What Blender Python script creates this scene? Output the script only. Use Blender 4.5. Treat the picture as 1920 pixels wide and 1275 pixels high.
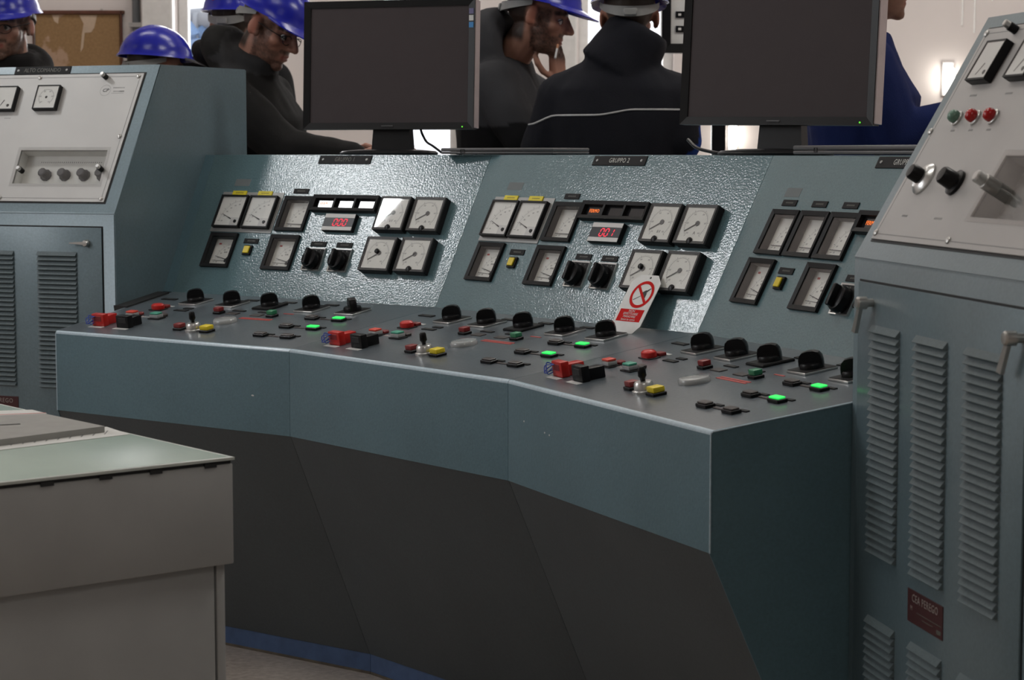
import bpy, bmesh, math, random
from math import sin, cos, pi, radians, atan2, sqrt, exp
from mathutils import Vector, Matrix, Euler, noise

random.seed(7)
for o in list(bpy.data.objects): bpy.data.objects.remove(o)
SC = bpy.context.scene
COL = SC.collection

# ------------------------------------------------------------------ camera
CAM_H = 1.2
FPX, PITCH = 3757.96, 0.0935
cam = bpy.data.cameras.new('camera'); cam_o = bpy.data.objects.new('camera', cam); COL.objects.link(cam_o)
cam.sensor_fit = 'HORIZONTAL'; cam.sensor_width = 36.0; cam.lens = 36.0 * FPX / 1920.0
cam.clip_start = 0.05; cam.clip_end = 100
cam_o.location = (0, 0, CAM_H); cam_o.rotation_euler = (pi / 2 - PITCH, 0, 0)
cam.dof.use_dof = True; cam.dof.focus_distance = 4.1; cam.dof.aperture_fstop = 11.0
SC.camera = cam_o

# ------------------------------------------------------------------ world, daylight, exposure
world = bpy.data.worlds.new('world'); SC.world = world; world.use_nodes = True
bg = world.node_tree.nodes['Background']; bg.inputs[0].default_value = (0.93, 0.95, 1.0, 1); bg.inputs[1].default_value = 2.2
SC.view_settings.view_transform = 'Standard'; SC.view_settings.look = 'None'
SC.view_settings.exposure = -0.42; SC.view_settings.gamma = 1.0; SC.view_settings.use_curve_mapping = False

SC.cycles.max_bounces = 7; SC.cycles.diffuse_bounces = 4; SC.cycles.glossy_bounces = 3; SC.cycles.caustics_reflective = False; SC.cycles.caustics_refractive = False
ROOM = dict(x0=-3.0, x1=4.6, y0=-3.2, y1=9.0, h=4.7)

def area_light(name, loc, direction, sx, sy, energy, color=(1, 1, 1)):
    l = bpy.data.lights.new(name, 'AREA'); l.shape = 'RECTANGLE'; l.size = sx; l.size_y = sy
    l.energy = energy; l.color = color
    o = bpy.data.objects.new(name, l); COL.objects.link(o); o.location = loc
    o.rotation_euler = Vector(direction).to_track_quat('-Z', 'Y').to_euler()
    return o
# daylight standing outside the windows
area_light('daylight_high_side_window', (-3.38, 5.09, 3.20), (1, 0, -0.10), 0.52, 0.75, 88, (0.95, 0.98, 1.0))
area_light('fill_side_window', (-3.40, 3.75, 2.05), (1, 0.05, -0.1), 1.3, 1.2, 26, (0.95, 0.98, 1.0))  # fill light outside the added side window
area_light('daylight_back_window', (0.55, 9.5, 2.0), (0, -1, -0.1), 1.1, 1.8, 60, (1.0, 0.98, 0.96))
area_light('daylight_back_window_left', (-1.2, 9.5, 2.1), (0, -1, -0.1), 0.6, 1.1, 30, (1.0, 0.98, 0.96))

# ------------------------------------------------------------------ materials
def new_mat(name):
    m = bpy.data.materials.new(name); m.use_nodes = True
    nt = m.node_tree; return m, nt, nt.nodes['Principled BSDF']
def lk(nt, a, b): nt.links.new(a, b)

def plain(name, col, rough=0.5, metal=0.0, spec=0.5, var=0.06, scale=30.0, bump=0.0, bscale=200.0, coat=0.0):
    m, nt, b = new_mat(name)
    b.inputs['Roughness'].default_value = rough; b.inputs['Metallic'].default_value = metal
    b.inputs['Specular IOR Level'].default_value = spec
    if coat: b.inputs['Coat Weight'].default_value = coat; b.inputs['Coat Roughness'].default_value = 0.08
    tc = nt.nodes.new('ShaderNodeTexCoord')
    n = nt.nodes.new('ShaderNodeTexNoise'); n.inputs['Scale'].default_value = scale; n.inputs['Detail'].default_value = 4
    lk(nt, tc.outputs['Object'], n.inputs['Vector'])
    r = nt.nodes.new('ShaderNodeValToRGB')
    r.color_ramp.elements[0].position = 0.3; r.color_ramp.elements[1].position = 0.7
    r.color_ramp.elements[0].color = tuple(c * (1 - var) for c in col) + (1,)
    r.color_ramp.elements[1].color = tuple(min(1, c * (1 + var)) for c in col) + (1,)
    lk(nt, n.outputs['Fac'], r.inputs[0]); lk(nt, r.outputs[0], b.inputs['Base Color'])
    if bump:
        n2 = nt.nodes.new('ShaderNodeTexNoise'); n2.inputs['Scale'].default_value = bscale; n2.inputs['Detail'].default_value = 2
        lk(nt, tc.outputs['Object'], n2.inputs['Vector'])
        bp = nt.nodes.new('ShaderNodeBump'); bp.inputs['Strength'].default_value = bump; bp.inputs['Distance'].default_value = 0.001
        lk(nt, n2.outputs['Fac'], bp.inputs['Height']); lk(nt, bp.outputs['Normal'], b.inputs['Normal'])
    return m

def hammer(name, col, rough=0.36, bump=0.5, spec=0.5, scale=170.0, wear=0.0, coat=0.0, metal=0.0):
    m, nt, b = new_mat(name); b.inputs['Metallic'].default_value = metal
    b.inputs['Coat Weight'].default_value = coat; b.inputs['Coat Roughness'].default_value = 0.2
    b.inputs['Roughness'].default_value = rough; b.inputs['Specular IOR Level'].default_value = spec
    tc = nt.nodes.new('ShaderNodeTexCoord')
    n = nt.nodes.new('ShaderNodeTexNoise'); n.inputs['Scale'].default_value = scale; n.inputs['Detail'].default_value = 2.5
    lk(nt, tc.outputs['Object'], n.inputs['Vector'])
    n3 = nt.nodes.new('ShaderNodeTexNoise'); n3.inputs['Scale'].default_value = 5; n3.inputs['Detail'].default_value = 5
    lk(nt, tc.outputs['Object'], n3.inputs['Vector'])
    mx = nt.nodes.new('ShaderNodeMath'); mx.operation = 'MULTIPLY_ADD'; mx.inputs[1].default_value = 0.5
    lk(nt, n.outputs['Fac'], mx.inputs[0])
    mh = nt.nodes.new('ShaderNodeMath'); mh.operation = 'MULTIPLY'; mh.inputs[1].default_value = 0.5
    lk(nt, n3.outputs['Fac'], mh.inputs[0]); lk(nt, mh.outputs[0], mx.inputs[2])
    r = nt.nodes.new('ShaderNodeValToRGB'); r.color_ramp.elements[0].position = 0.36; r.color_ramp.elements[1].position = 0.64
    v = 0.10 + wear
    r.color_ramp.elements[0].color = tuple(c * (1 - v) for c in col) + (1,); r.color_ramp.elements[1].color = tuple(c * (1 + v) for c in col) + (1,)
    lk(nt, mx.outputs[0], r.inputs[0]); lk(nt, r.outputs[0], b.inputs['Base Color'])
    bp = nt.nodes.new('ShaderNodeBump'); bp.inputs['Strength'].default_value = bump; bp.inputs['Distance'].default_value = 0.0012
    lk(nt, n.outputs['Fac'], bp.inputs['Height']); lk(nt, bp.outputs['Normal'], b.inputs['Normal'])
    return m

def emit(name, col, s):
    m, nt, b = new_mat(name)
    b.inputs['Base Color'].default_value = tuple(min(1, c) for c in col) + (1,)
    b.inputs['Emission Color'].default_value = tuple(col) + (1,); b.inputs['Emission Strength'].default_value = s
    return m

def clear_glass(name, rough=0.02, tint=(1, 1, 1), refl=1.0):
    m = bpy.data.materials.new(name); m.use_nodes = True; nt = m.node_tree
    nt.nodes.remove(nt.nodes['Principled BSDF']); out = nt.nodes['Material Output']
    t = nt.nodes.new('ShaderNodeBsdfTransparent'); t.inputs[0].default_value = tint + (1,)
    g = nt.nodes.new('ShaderNodeBsdfGlossy'); g.inputs['Roughness'].default_value = rough
    f = nt.nodes.new('ShaderNodeLayerWeight'); f.inputs[0].default_value = 0.5
    pw = nt.nodes.new('ShaderNodeMath'); pw.operation = 'POWER'; pw.inputs[1].default_value = 5.0; lk(nt, f.outputs['Facing'], pw.inputs[0])
    k = nt.nodes.new('ShaderNodeMath'); k.operation = 'MULTIPLY_ADD'; k.inputs[1].default_value = 0.9 * refl; k.inputs[2].default_value = 0.035 * refl
    mx = nt.nodes.new('ShaderNodeMixShader')
    lk(nt, pw.outputs[0], k.inputs[0]); lk(nt, k.outputs[0], mx.inputs[0]); lk(nt, t.outputs[0], mx.inputs[1]); lk(nt, g.outputs[0], mx.inputs[2])
    lk(nt, mx.outputs[0], out.inputs['Surface'])
    return m

def vcol(name, rough=0.6, spec=0.3, bump=0.0, bscale=300, sheen=0.0):
    m, nt, b = new_mat(name)
    a = nt.nodes.new('ShaderNodeAttribute'); a.attribute_name = 'Col'
    lk(nt, a.outputs['Color'], b.inputs['Base Color'])
    b.inputs['Roughness'].default_value = rough; b.inputs['Specular IOR Level'].default_value = spec
    if sheen: b.inputs['Sheen Weight'].default_value = sheen
    if bump:
        tc = nt.nodes.new('ShaderNodeTexCoord'); n2 = nt.nodes.new('ShaderNodeTexNoise'); n2.inputs['Scale'].default_value = bscale
        lk(nt, tc.outputs['Object'], n2.inputs['Vector'])
        bp = nt.nodes.new('ShaderNodeBump'); bp.inputs['Strength'].default_value = bump; bp.inputs['Distance'].default_value = 0.002
        lk(nt, n2.outputs['Fac'], bp.inputs['Height']); lk(nt, bp.outputs['Normal'], b.inputs['Normal'])
    return m

def floor_mat():
    m, nt, b = new_mat('floor_terrazzo')
    tc = nt.nodes.new('ShaderNodeTexCoord')
    n = nt.nodes.new('ShaderNodeTexNoise'); n.inputs['Scale'].default_value = 60; n.inputs['Detail'].default_value = 8
    n2 = nt.nodes.new('ShaderNodeTexNoise'); n2.inputs['Scale'].default_value = 3; n2.inputs['Detail'].default_value = 6
    lk(nt, tc.outputs['Object'], n.inputs['Vector']); lk(nt, tc.outputs['Object'], n2.inputs['Vector'])
    mx = nt.nodes.new('ShaderNodeMath'); mx.operation = 'ADD'; lk(nt, n.outputs['Fac'], mx.inputs[0]); lk(nt, n2.outputs['Fac'], mx.inputs[1])
    r = nt.nodes.new('ShaderNodeValToRGB'); r.color_ramp.elements[0].position = 0.7; r.color_ramp.elements[1].position = 1.3
    r.color_ramp.elements[0].position = 0.35; r.color_ramp.elements[1].position = 0.65
    hf = nt.nodes.new('ShaderNodeMath'); hf.operation = 'MULTIPLY'; hf.inputs[1].default_value = 0.5; lk(nt, mx.outputs[0], hf.inputs[0])
    r.color_ramp.elements[0].color = (0.27, 0.225, 0.19, 1); r.color_ramp.elements[1].color = (0.52, 0.46, 0.41, 1)
    lk(nt, hf.outputs[0], r.inputs[0]); lk(nt, r.outputs[0], b.inputs['Base Color']); b.inputs['Roughness'].default_value = 0.55
    return m

def cork_mat():
    m, nt, b = new_mat('cork_torn_paper')
    tc = nt.nodes.new('ShaderNodeTexCoord')
    n = nt.nodes.new('ShaderNodeTexNoise'); n.inputs['Scale'].default_value = 90; n.inputs['Detail'].default_value = 5
    lk(nt, tc.outputs['Object'], n.inputs['Vector'])
    r = nt.nodes.new('ShaderNodeValToRGB'); r.color_ramp.elements[0].color = (0.20, 0.115, 0.05, 1); r.color_ramp.elements[1].color = (0.36, 0.22, 0.10, 1)
    lk(nt, n.outputs['Fac'], r.inputs[0])
    n2 = nt.nodes.new('ShaderNodeTexNoise'); n2.inputs['Scale'].default_value = 4.5; n2.inputs['Detail'].default_value = 8
    lk(nt, tc.outputs['Object'], n2.inputs['Vector'])
    s = nt.nodes.new('ShaderNodeValToRGB'); s.color_ramp.elements[0].position = 0.55; s.color_ramp.elements[1].position = 0.57
    s.color_ramp.elements[0].color = (0, 0, 0, 1); s.color_ramp.elements[1].color = (1, 1, 1, 1)
    lk(nt, n2.outputs['Fac'], s.inputs[0])
    mx = nt.nodes.new('ShaderNodeMix'); mx.data_type = 'RGBA'
    lk(nt, s.outputs[0], mx.inputs[0]); lk(nt, r.outputs[0], mx.inputs[6]); mx.inputs[7].default_value = (0.42, 0.28, 0.19, 1)
    lk(nt, mx.outputs[2], b.inputs['Base Color']); b.inputs['Roughness'].default_value = 0.8
    return m

M = {}
M['paint'] = hammer('hammertone_teal', (0.112, 0.190, 0.212), 0.15, 0.48, spec=0.75, scale=210.0)
M['paint_slat'] = hammer('louvre_grey_teal', (0.128, 0.165, 0.178), 0.5, 0.15, spec=0.3)
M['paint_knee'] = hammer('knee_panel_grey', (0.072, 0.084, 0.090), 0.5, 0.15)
M['paint_smooth'] = hammer('hammertone_teal_fine', (0.104, 0.182, 0.218), 0.42, 0.22)
M['paint_top'] = hammer('worn_worktop_grey', (0.088, 0.106, 0.122), 0.30, 0.16, wear=0.06, coat=0.45)
M['paint_cab'] = hammer('cabinet_teal', (0.130, 0.190, 0.218), 0.40, 0.2, spec=0.6, coat=0.5, metal=0.22)
M['edge_highlight'] = hammer('painted_edge_highlight', (0.46, 0.58, 0.66), 0.16, 0.1, spec=1.0)  # pale bluish colour paints a highlight along the desk edges
M['kick'] = plain('kick_blue', (0.06, 0.11, 0.23), 0.5, var=0.15)
M['kick_dirt'] = plain('kick_dirt', (0.12, 0.10, 0.075), 0.9, var=0.3)
M['gasket'] = plain('black_gasket', (0.012, 0.013, 0.014), 0.6)
M['black'] = plain('black_plastic', (0.007, 0.007, 0.008), 0.32, spec=0.22)
M['black_matt'] = plain('black_matt', (0.014, 0.014, 0.015), 0.6)
M['bezel'] = plain('meter_bezel_black', (0.013, 0.013, 0.014), 0.42, spec=0.16)
M['bezel_grey'] = plain('meter_bezel_rim', (0.055, 0.055, 0.056), 0.35, spec=0.3)
M['dial'] = plain('dial_white', (0.80, 0.80, 0.77), 0.6, var=0.03)
M['dial_warm'] = plain('dial_offwhite', (0.78, 0.78, 0.74), 0.6, var=0.03)
M['print'] = plain('black_print', (0.04, 0.04, 0.04), 0.7)
M['print_grey'] = plain('grey_print', (0.22, 0.22, 0.22), 0.7)
M['print_red'] = plain('red_print', (0.45, 0.06, 0.05), 0.6)
M['needle'] = plain('needle_black', (0.015, 0.015, 0.016), 0.5)
M['needle_grey'] = plain('needle_grey', (0.10, 0.10, 0.10), 0.5)
M['glass'] = clear_glass('meter_glass', 0.03, refl=1.0)
M['pane'] = clear_glass('window_glass', 0.01)
M['silver'] = plain('chrome_rim', (0.62, 0.62, 0.61), 0.28, metal=0.85)
M['alu'] = plain('brushed_aluminium_plate', (0.50, 0.49, 0.475), 0.48, metal=0.25, var=0.05, scale=6)
M['alu2'] = plain('meter_backplate_grey', (0.33, 0.33, 0.32), 0.45, metal=0.3)
M['zinc'] = plain('zinc_handle', (0.50, 0.49, 0.47), 0.32, metal=0.9)
M['yellow'] = plain('yellow_label', (0.72, 0.60, 0.02), 0.5)
M['ybtn'] = plain('yellow_button', (0.75, 0.58, 0.02), 0.35)
M['red'] = plain('red_plastic', (0.50, 0.016, 0.012), 0.3)
M['redbright'] = plain('red_orange_cap', (0.72, 0.075, 0.045), 0.35)
M['reddark'] = plain('dark_red_cap', (0.22, 0.020, 0.020), 0.35)
M['green'] = plain('green_cap', (0.03, 0.21, 0.10), 0.35)
M['greenpale'] = plain('pale_green_cap', (0.07, 0.36, 0.25), 0.35)
M['green_lens'] = plain('grey_green_lens', (0.13, 0.24, 0.18), 0.25)
M['clearcap'] = plain('clear_grey_plastic', (0.36, 0.37, 0.37), 0.12, coat=0.6)
M['brown'] = plain('brown_lens', (0.055, 0.043, 0.040), 0.35)
M['darklabel'] = plain('engraved_label_dark', (0.018, 0.018, 0.019), 0.5, spec=0.12)
M['white'] = plain('white_label', (0.62, 0.62, 0.61), 0.5)
M['paper'] = plain('paper', (0.60, 0.60, 0.58), 0.7)
M['engrave'] = plain('engraved_letters', (0.55, 0.55, 0.52), 0.5)
M['engrave_dim'] = plain('engraved_letters_dim', (0.10, 0.10, 0.085), 0.5)
M['residue'] = plain('label_residue', (0.150, 0.170, 0.175), 0.7)
M['litgreen'] = emit('lit_green_lens', (0.02, 0.85, 0.12), 1.0)
M['digit'] = emit('red_led_digit', (1.0, 0.03, 0.07), 1.1)
M['amber'] = emit('amber_lamp_text', (1.0, 0.19, 0.02), 1.2)
M['led'] = emit('power_led', (0.15, 0.9, 0.05), 1.0)
M['dispglass'] = plain('display_dark_window', (0.035, 0.036, 0.041), 0.3, spec=0.15)
M['annpane'] = plain('annunciator_pane', (0.012, 0.012, 0.014), 0.10, spec=0.6)
M['blue_wire'] = plain('blue_wire', (0.03, 0.07, 0.40), 0.4)
M['screen'] = plain('monitor_screen_off', (0.066, 0.054, 0.056), 0.6, spec=0.15, var=0.02)
M['monitor'] = plain('monitor_black', (0.010, 0.010, 0.011), 0.4, spec=0.3)
M['monitor_side'] = plain('monitor_silver_edge', (0.42, 0.35, 0.35), 0.4, metal=0.3)
M['laptop'] = plain('dark_grey_case', (0.095, 0.093, 0.096), 0.45)
M['maroon'] = plain('maroon_plate', (0.060, 0.014, 0.016), 0.4)
M['desk_grey'] = plain('desk_grey_paint', (0.34, 0.342, 0.338), 0.55, var=0.05, scale=8, bump=0.1)
M['desk_edge'] = plain('desk_edge_strip', (0.50, 0.53, 0.50), 0.35)
M['desk_top'] = plain('desk_green_laminate', (0.34, 0.44, 0.385), 0.26, var=0.06, scale=5, spec=0.6)
M['folder'] = plain('grey_folder', (0.28, 0.275, 0.26), 0.6)
M['wall'] = plain('wall_plaster', (0.74, 0.685, 0.67), 0.85, var=0.03, scale=3)
M['drip'] = plain('white_paint_run', (0.95, 0.94, 0.93), 0.4)
M['wall_front'] = plain('wall_front_paint', (0.42, 0.42, 0.41), 0.85, var=0.04, scale=3)
M['ceil'] = plain('ceiling_paint', (0.70, 0.69, 0.67), 0.9)
M['winframe'] = plain('window_frame_white', (0.72, 0.71, 0.70), 0.5)
M['conduit'] = plain('grey_conduit', (0.13, 0.14, 0.15), 0.5)
M['woodframe'] = plain('brown_wood_frame', (0.10, 0.035, 0.02), 0.45, var=0.2)
M['machine'] = plain('blue_machine_paint', (0.14, 0.25, 0.45), 0.4)
M['machine_grey'] = plain('grey_blue_pipe', (0.26, 0.29, 0.33), 0.4)
M['tube'] = emit('lamp_tube', (1.0, 0.95, 0.85), 14.0)
M['hat'] = plain('hard_hat_blue', (0.004, 0.009, 0.30), 0.25, spec=0.4, var=0.03)
M['hat_dark'] = plain('hard_hat_peak_black', (0.012, 0.012, 0.016), 0.35)
M['strap'] = plain('hat_strap_grey', (0.25, 0.25, 0.245), 0.6)
M['skin'] = vcol('skin', 0.5, 0.35)
M['cloth'] = vcol('jacket_fabric', 0.85, 0.15, bump=0.5, bscale=500)
M['eye'] = plain('eye_white', (0.55, 0.52, 0.50), 0.25)
M['iris'] = plain('eye_iris', (0.02, 0.013, 0.01), 0.2)
M['trouser'] = plain('trouser_cloth', (0.018, 0.020, 0.026), 0.85)
M['shoe'] = plain('shoe_leather', (0.02, 0.018, 0.016), 0.5)
M['piping'] = plain('reflective_piping', (0.50, 0.50, 0.50), 0.4)
M['floor'] = floor_mat(); M['cork'] = cork_mat()
M['led_lamp_red'] = plain('red_signal_lens', (0.42, 0.008, 0.008), 0.15)
M['sticker_a'] = plain('sticker_violet', (0.16, 0.15, 0.28), 0.5)
M['sticker_c'] = plain('sticker_blue', (0.06, 0.25, 0.55), 0.5)

# ------------------------------------------------------------------ mesh helpers
def bm_new(): return bmesh.new()
def bm_mesh(bm, name, mat, smooth=None):
    me = bpy.data.meshes.new(name)
    bmesh.ops.recalc_face_normals(bm, faces=bm.faces)
    bm.to_mesh(me); bm.free()
    for m in (mat if isinstance(mat, (list, tuple)) else [mat]): me.materials.append(M[m] if isinstance(m, str) else m)
    if smooth is not None:
        me.shade_smooth()
        try: me.set_sharp_from_angle(angle=radians(smooth))
        except Exception: pass
    return me

def quadbox(bm, P, mi=0):
    """P: 8 points, bottom ring 0-3 then top ring 4-7"""
    v = [bm.verts.new(p) for p in P]
    for f in ((0, 3, 2, 1), (4, 5, 6, 7), (0, 1, 5, 4), (1, 2, 6, 5), (2, 3, 7, 6), (3, 0, 4, 7)):
        bm.faces.new([v[i] for i in f]).material_index = mi
    return v
def box(bm, x0, x1, y0, y1, z0, z1, bev=0.0, mi=0, seg=1, taper=0.0):
    t = taper
    if bev <= 0:
        quadbox(bm, [(x0, y0, z0), (x1, y0, z0), (x1, y1, z0), (x0, y1, z0), (x0 + t, y0 + t, z1), (x1 - t, y0 + t, z1), (x1 - t, y1 - t, z1), (x0 + t, y1 - t, z1)], mi); return
    b2 = bmesh.new()
    quadbox(b2, [(x0, y0, z0), (x1, y0, z0), (x1, y1, z0), (x0, y1, z0), (x0 + t, y0 + t, z1), (x1 - t, y0 + t, z1), (x1 - t, y1 - t, z1), (x0 + t, y1 - t, z1)], mi)
    bmesh.ops.bevel(b2, geom=list(b2.edges), offset=bev, segments=seg, affect='EDGES', profile=0.5)
    for f in b2.faces: f.material_index = mi
    merge(bm, b2)
def merge(bm, b2):
    me = bpy.data.meshes.new('tmp'); b2.to_mesh(me); b2.free(); bm.from_mesh(me); bpy.data.meshes.remove(me)
def ring(bm, pts): return [bm.verts.new(p) for p in pts]
def skin_rings(bm, rings, closed=True, caps=True, mi=0):
    n = len(rings[0])
    for a, b in zip(rings, rings[1:]):
        for i in range(n if closed else n - 1):
            bm.faces.new((a[i], a[(i + 1) % n], b[(i + 1) % n], b[i])).material_index = mi
    if caps and closed:
        bm.faces.new(rings[0][::-1]).material_index = mi; bm.faces.new(rings[-1]).material_index = mi
def cyl(bm, c, r0, r1, z0, z1, seg=20, mi=0, sx=1.0, sy=1.0):
    R = [ring(bm, [(c[0] + r * sx * cos(2 * pi * i / seg), c[1] + r * sy * sin(2 * pi * i / seg), z) for i in range(seg)]) for r, z in ((r0, z0), (r1, z1))]
    skin_rings(bm, R, mi=mi)
def lathe(bm, prof, seg=24, c=(0, 0), mi=0, sx=1.0, sy=1.0):
    R = [ring(bm, [(c[0] + r * sx * cos(2 * pi * i / seg), c[1] + r * sy * sin(2 * pi * i / seg), z) for i in range(seg)]) for r, z in prof]
    skin_rings(bm, R, mi=mi)
def prism(bm, poly, z0, z1, mi=0):
    skin_rings(bm, [ring(bm, [(x, y, z) for x, y in poly]) for z in (z0, z1)], mi=mi)
def frame_ring(bm, x0, x1, y0, y1, w, z0, z1, mi=0, slope=0.0):
    """rectangular picture-frame ring; inner edge may slope down"""
    o = [(x0, y0), (x1, y0), (x1, y1), (x0, y1)]; i_ = [(x0 + w, y0 + w), (x1 - w, y0 + w), (x1 - w, y1 - w), (x0 + w, y1 - w)]
    A = ring(bm, [(x, y, z0) for x, y in o]); B = ring(bm, [(x, y, z1) for x, y in o])
    Cc = ring(bm, [(x, y, z1 - slope) for x, y in i_]); D = ring(bm, [(x, y, z0) for x, y in i_])
    for p, q in ((A, B), (B, Cc), (Cc, D), (D, A)):
        for k in range(4): bm.faces.new((p[k], p[(k + 1) % 4], q[(k + 1) % 4], q[k])).material_index = mi
def tube(bm, pts, r, seg=8, mi=0, r_end=None):
    pts = [Vector(p) for p in pts]; R = []
    up = Vector((0, 0, 1))
    for i, p in enumerate(pts):
        d = (pts[min(i + 1, len(pts) - 1)] - pts[max(i - 1, 0)]).normalized()
        a = d.cross(up) if abs(d.dot(up)) < 0.95 else d.cross(Vector((0, 1, 0)))
        a.normalize(); b = d.cross(a)
        rr = r if r_end is None else r + (r_end - r) * i / (len(pts) - 1)
        R.append(ring(bm, [p + (a * cos(2 * pi * k / seg) + b * sin(2 * pi * k / seg)) * rr for k in range(seg)]))
    skin_rings(bm, R, mi=mi)
def ball(bm, c, r, seg=12, rings_=8, rot=None, mi=0):
    r = (r, r, r) if isinstance(r, (int, float)) else r
    c = Vector(c); R = []
    def P(u, v):
        p = Vector((r[0] * sin(v) * cos(u), r[1] * sin(v) * sin(u), r[2] * cos(v)))
        return c + (rot @ p if rot is not None else p)
    top = bm.verts.new(P(0, 0)); bot = bm.verts.new(P(0, pi))
    for j in range(1, rings_): R.append(ring(bm, [P(2 * pi * i / seg, pi * j / rings_) for i in range(seg)]))
    for i in range(seg):
        bm.faces.new((top, R[0][i], R[0][(i + 1) % seg])).material_index = mi
        bm.faces.new((bot, R[-1][(i + 1) % seg], R[-1][i])).material_index = mi
    skin_rings(bm, R, caps=False, mi=mi)
def catmull(pts, n=8):
    pts = [Vector(p) for p in pts]; P = [pts[0]] + pts + [pts[-1]]; out = []
    for i in range(1, len(P) - 2):
        for k in range(n):
            t = k / n; a, b, c, d = P[i - 1], P[i], P[i + 1], P[i + 2]
            out.append(0.5 * ((2 * b) + (c - a) * t + (2 * a - 5 * b + 4 * c - d) * t * t + (3 * b - a - 3 * c + d) * t ** 3))
    out.append(pts[-1]); return out

_text_cache = {}
def text_mesh(body, size, mat, shear=0.0, space=1.0, squeeze=1.0, align='CENTER', depth=0.0002):
    key = (body, size, mat, shear, space, squeeze, align)
    if key in _text_cache: return _text_cache[key]
    cu = bpy.data.curves.new('lettering', 'FONT'); cu.body = body; cu.size = size; cu.align_x = align; cu.align_y = 'CENTER'
    cu.shear = shear; cu.space_character = space; cu.extrude = depth; cu.resolution_u = 2
    o = bpy.data.objects.new('lettering_tmp', cu); COL.objects.link(o)
    dg = bpy.context.evaluated_depsgraph_get(); me = bpy.data.meshes.new_from_object(o.evaluated_get(dg))
    bpy.data.objects.remove(o); bpy.data.curves.remove(cu)
    me.materials.clear(); me.materials.append(M[mat]); me.transform(Matrix.Diagonal((squeeze, 1, 1, 1)))
    _text_cache[key] = me; return me

# ------------------------------------------------------------------ object helpers (world matrices are tracked here)
WM = {}
def link(name, data, world, parent=None, label=None, cat=None, group=None, kind=None):
    o = bpy.data.objects.new(name, data); COL.objects.link(o)
    if parent is not None:
        o.parent = parent; o.matrix_basis = WM[parent.name].inverted() @ world
    else: o.matrix_basis = world
    WM[o.name] = world.copy()
    for k, v in (('label', label), ('category', cat), ('group', group), ('kind', kind)):
        if v: o[k] = v
    return o
def thing(name, loc, label, cat, group=None, rz=0.0):
    return link(name, None, Matrix.Translation(loc) @ Matrix.Rotation(rz, 4, 'Z'), None, label, cat, group)
I4 = Matrix.Identity(4)

class Fr:
    def __init__(s, o, U, W):
        s.o = Vector(o); s.U = Vector(U).normalized(); s.N = s.U.cross(Vector(W)).normalized(); s.V = s.N.cross(s.U)
    def mat(s, u=0, v=0, h=0, rot=0.0):
        m = Matrix((s.U, s.V, s.N)).transposed().to_4x4(); m.translation = s.o + s.U * u + s.V * v + s.N * h
        return m @ Matrix.Rotation(rot, 4, 'Z') if rot else m
    def loc(s, p):
        d = Vector(p) - s.o; return (d.dot(s.U), d.dot(s.V), d.dot(s.N))

def wpt(px, py, d):
    """a point of the room on the sight line through pixel (px, py), at distance d into the room"""
    x = (px - 960) / FPX; y = -(py - 637.5) / FPX
    r = Vector((x, cos(PITCH) + y * sin(PITCH), -sin(PITCH) + y * cos(PITCH)))
    return r * (d / r.y) + Vector((0, 0, CAM_H))

# ------------------------------------------------------------------ plan of the curved console (polar, metres)
CX, CY, R0 = -2.5691, 2.1933, 3.0091
A0, STEP = 1.0615, -0.2546
ZD, ZJ, ZT = CAM_H - 0.43, CAM_H - 0.3623, CAM_H - 0.0073      # worktop front edge, worktop/panel joint, panel top
TJ, TT, TK = 0.4455, 0.635, 0.2312
APRON, ZK = 0.1925, 0.048
def Cp(k, t, z):
    a = A0 + k * STEP; return Vector((CX + (R0 + t) * cos(a), CY + (R0 + t) * sin(a), z))
def radial(k):
    a = A0 + k * STEP; return Vector((cos(a), sin(a), 0))

def sweep(name, prof, k0, k1, mat, parent, gap=0.0020, label=None, smooth=40, mi=None):
    """closed (t, z) profile swept between two radial planes"""
    bm = bm_new(); org = WM[parent.name].translation; dk = gap / 3.0
    R = [ring(bm, [Cp(k, t, z) - org for t, z in prof]) for k in (k0 + dk, k1 - dk)]
    skin_rings(bm, R)
    return link(name, bm_mesh(bm, name, mat, smooth), WM[parent.name].copy(), parent, label)

# ================================================================== ROOM SHELL
X0, X1, Y0, Y1, HH = (ROOM[k] for k in ('x0', 'x1', 'y0', 'y1', 'h'))
def wall_with_holes(name, axis, pos, thick, a0, a1, holes, mat):
    """axis 'x': wall in plane y=pos spanning x; axis 'y': plane x=pos spanning y; holes (a,b,z0,z1)"""
    bm = bm_new()
    xs = sorted({a0, a1} | {h[0] for h in holes} | {h[1] for h in holes}); zs = sorted({0.0, HH} | {h[2] for h in holes} | {h[3] for h in holes})
    for xa, xb in zip(xs, xs[1:]):
        for za, zb in zip(zs, zs[1:]):
            cx, cz = (xa + xb) / 2, (za + zb) / 2
            if any(h[0] < cx < h[1] and h[2] < cz < h[3] for h in holes): continue
            if axis == 'x': box(bm, xa, xb, pos, pos + thick, za, zb)
            else: box(bm, pos, pos + thick, xa, xb, za, zb)
    bmesh.ops.remove_doubles(bm, verts=bm.verts, dist=1e-5)
    return link(name, bm_mesh(bm, name, mat), I4, None, kind='structure')

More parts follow.
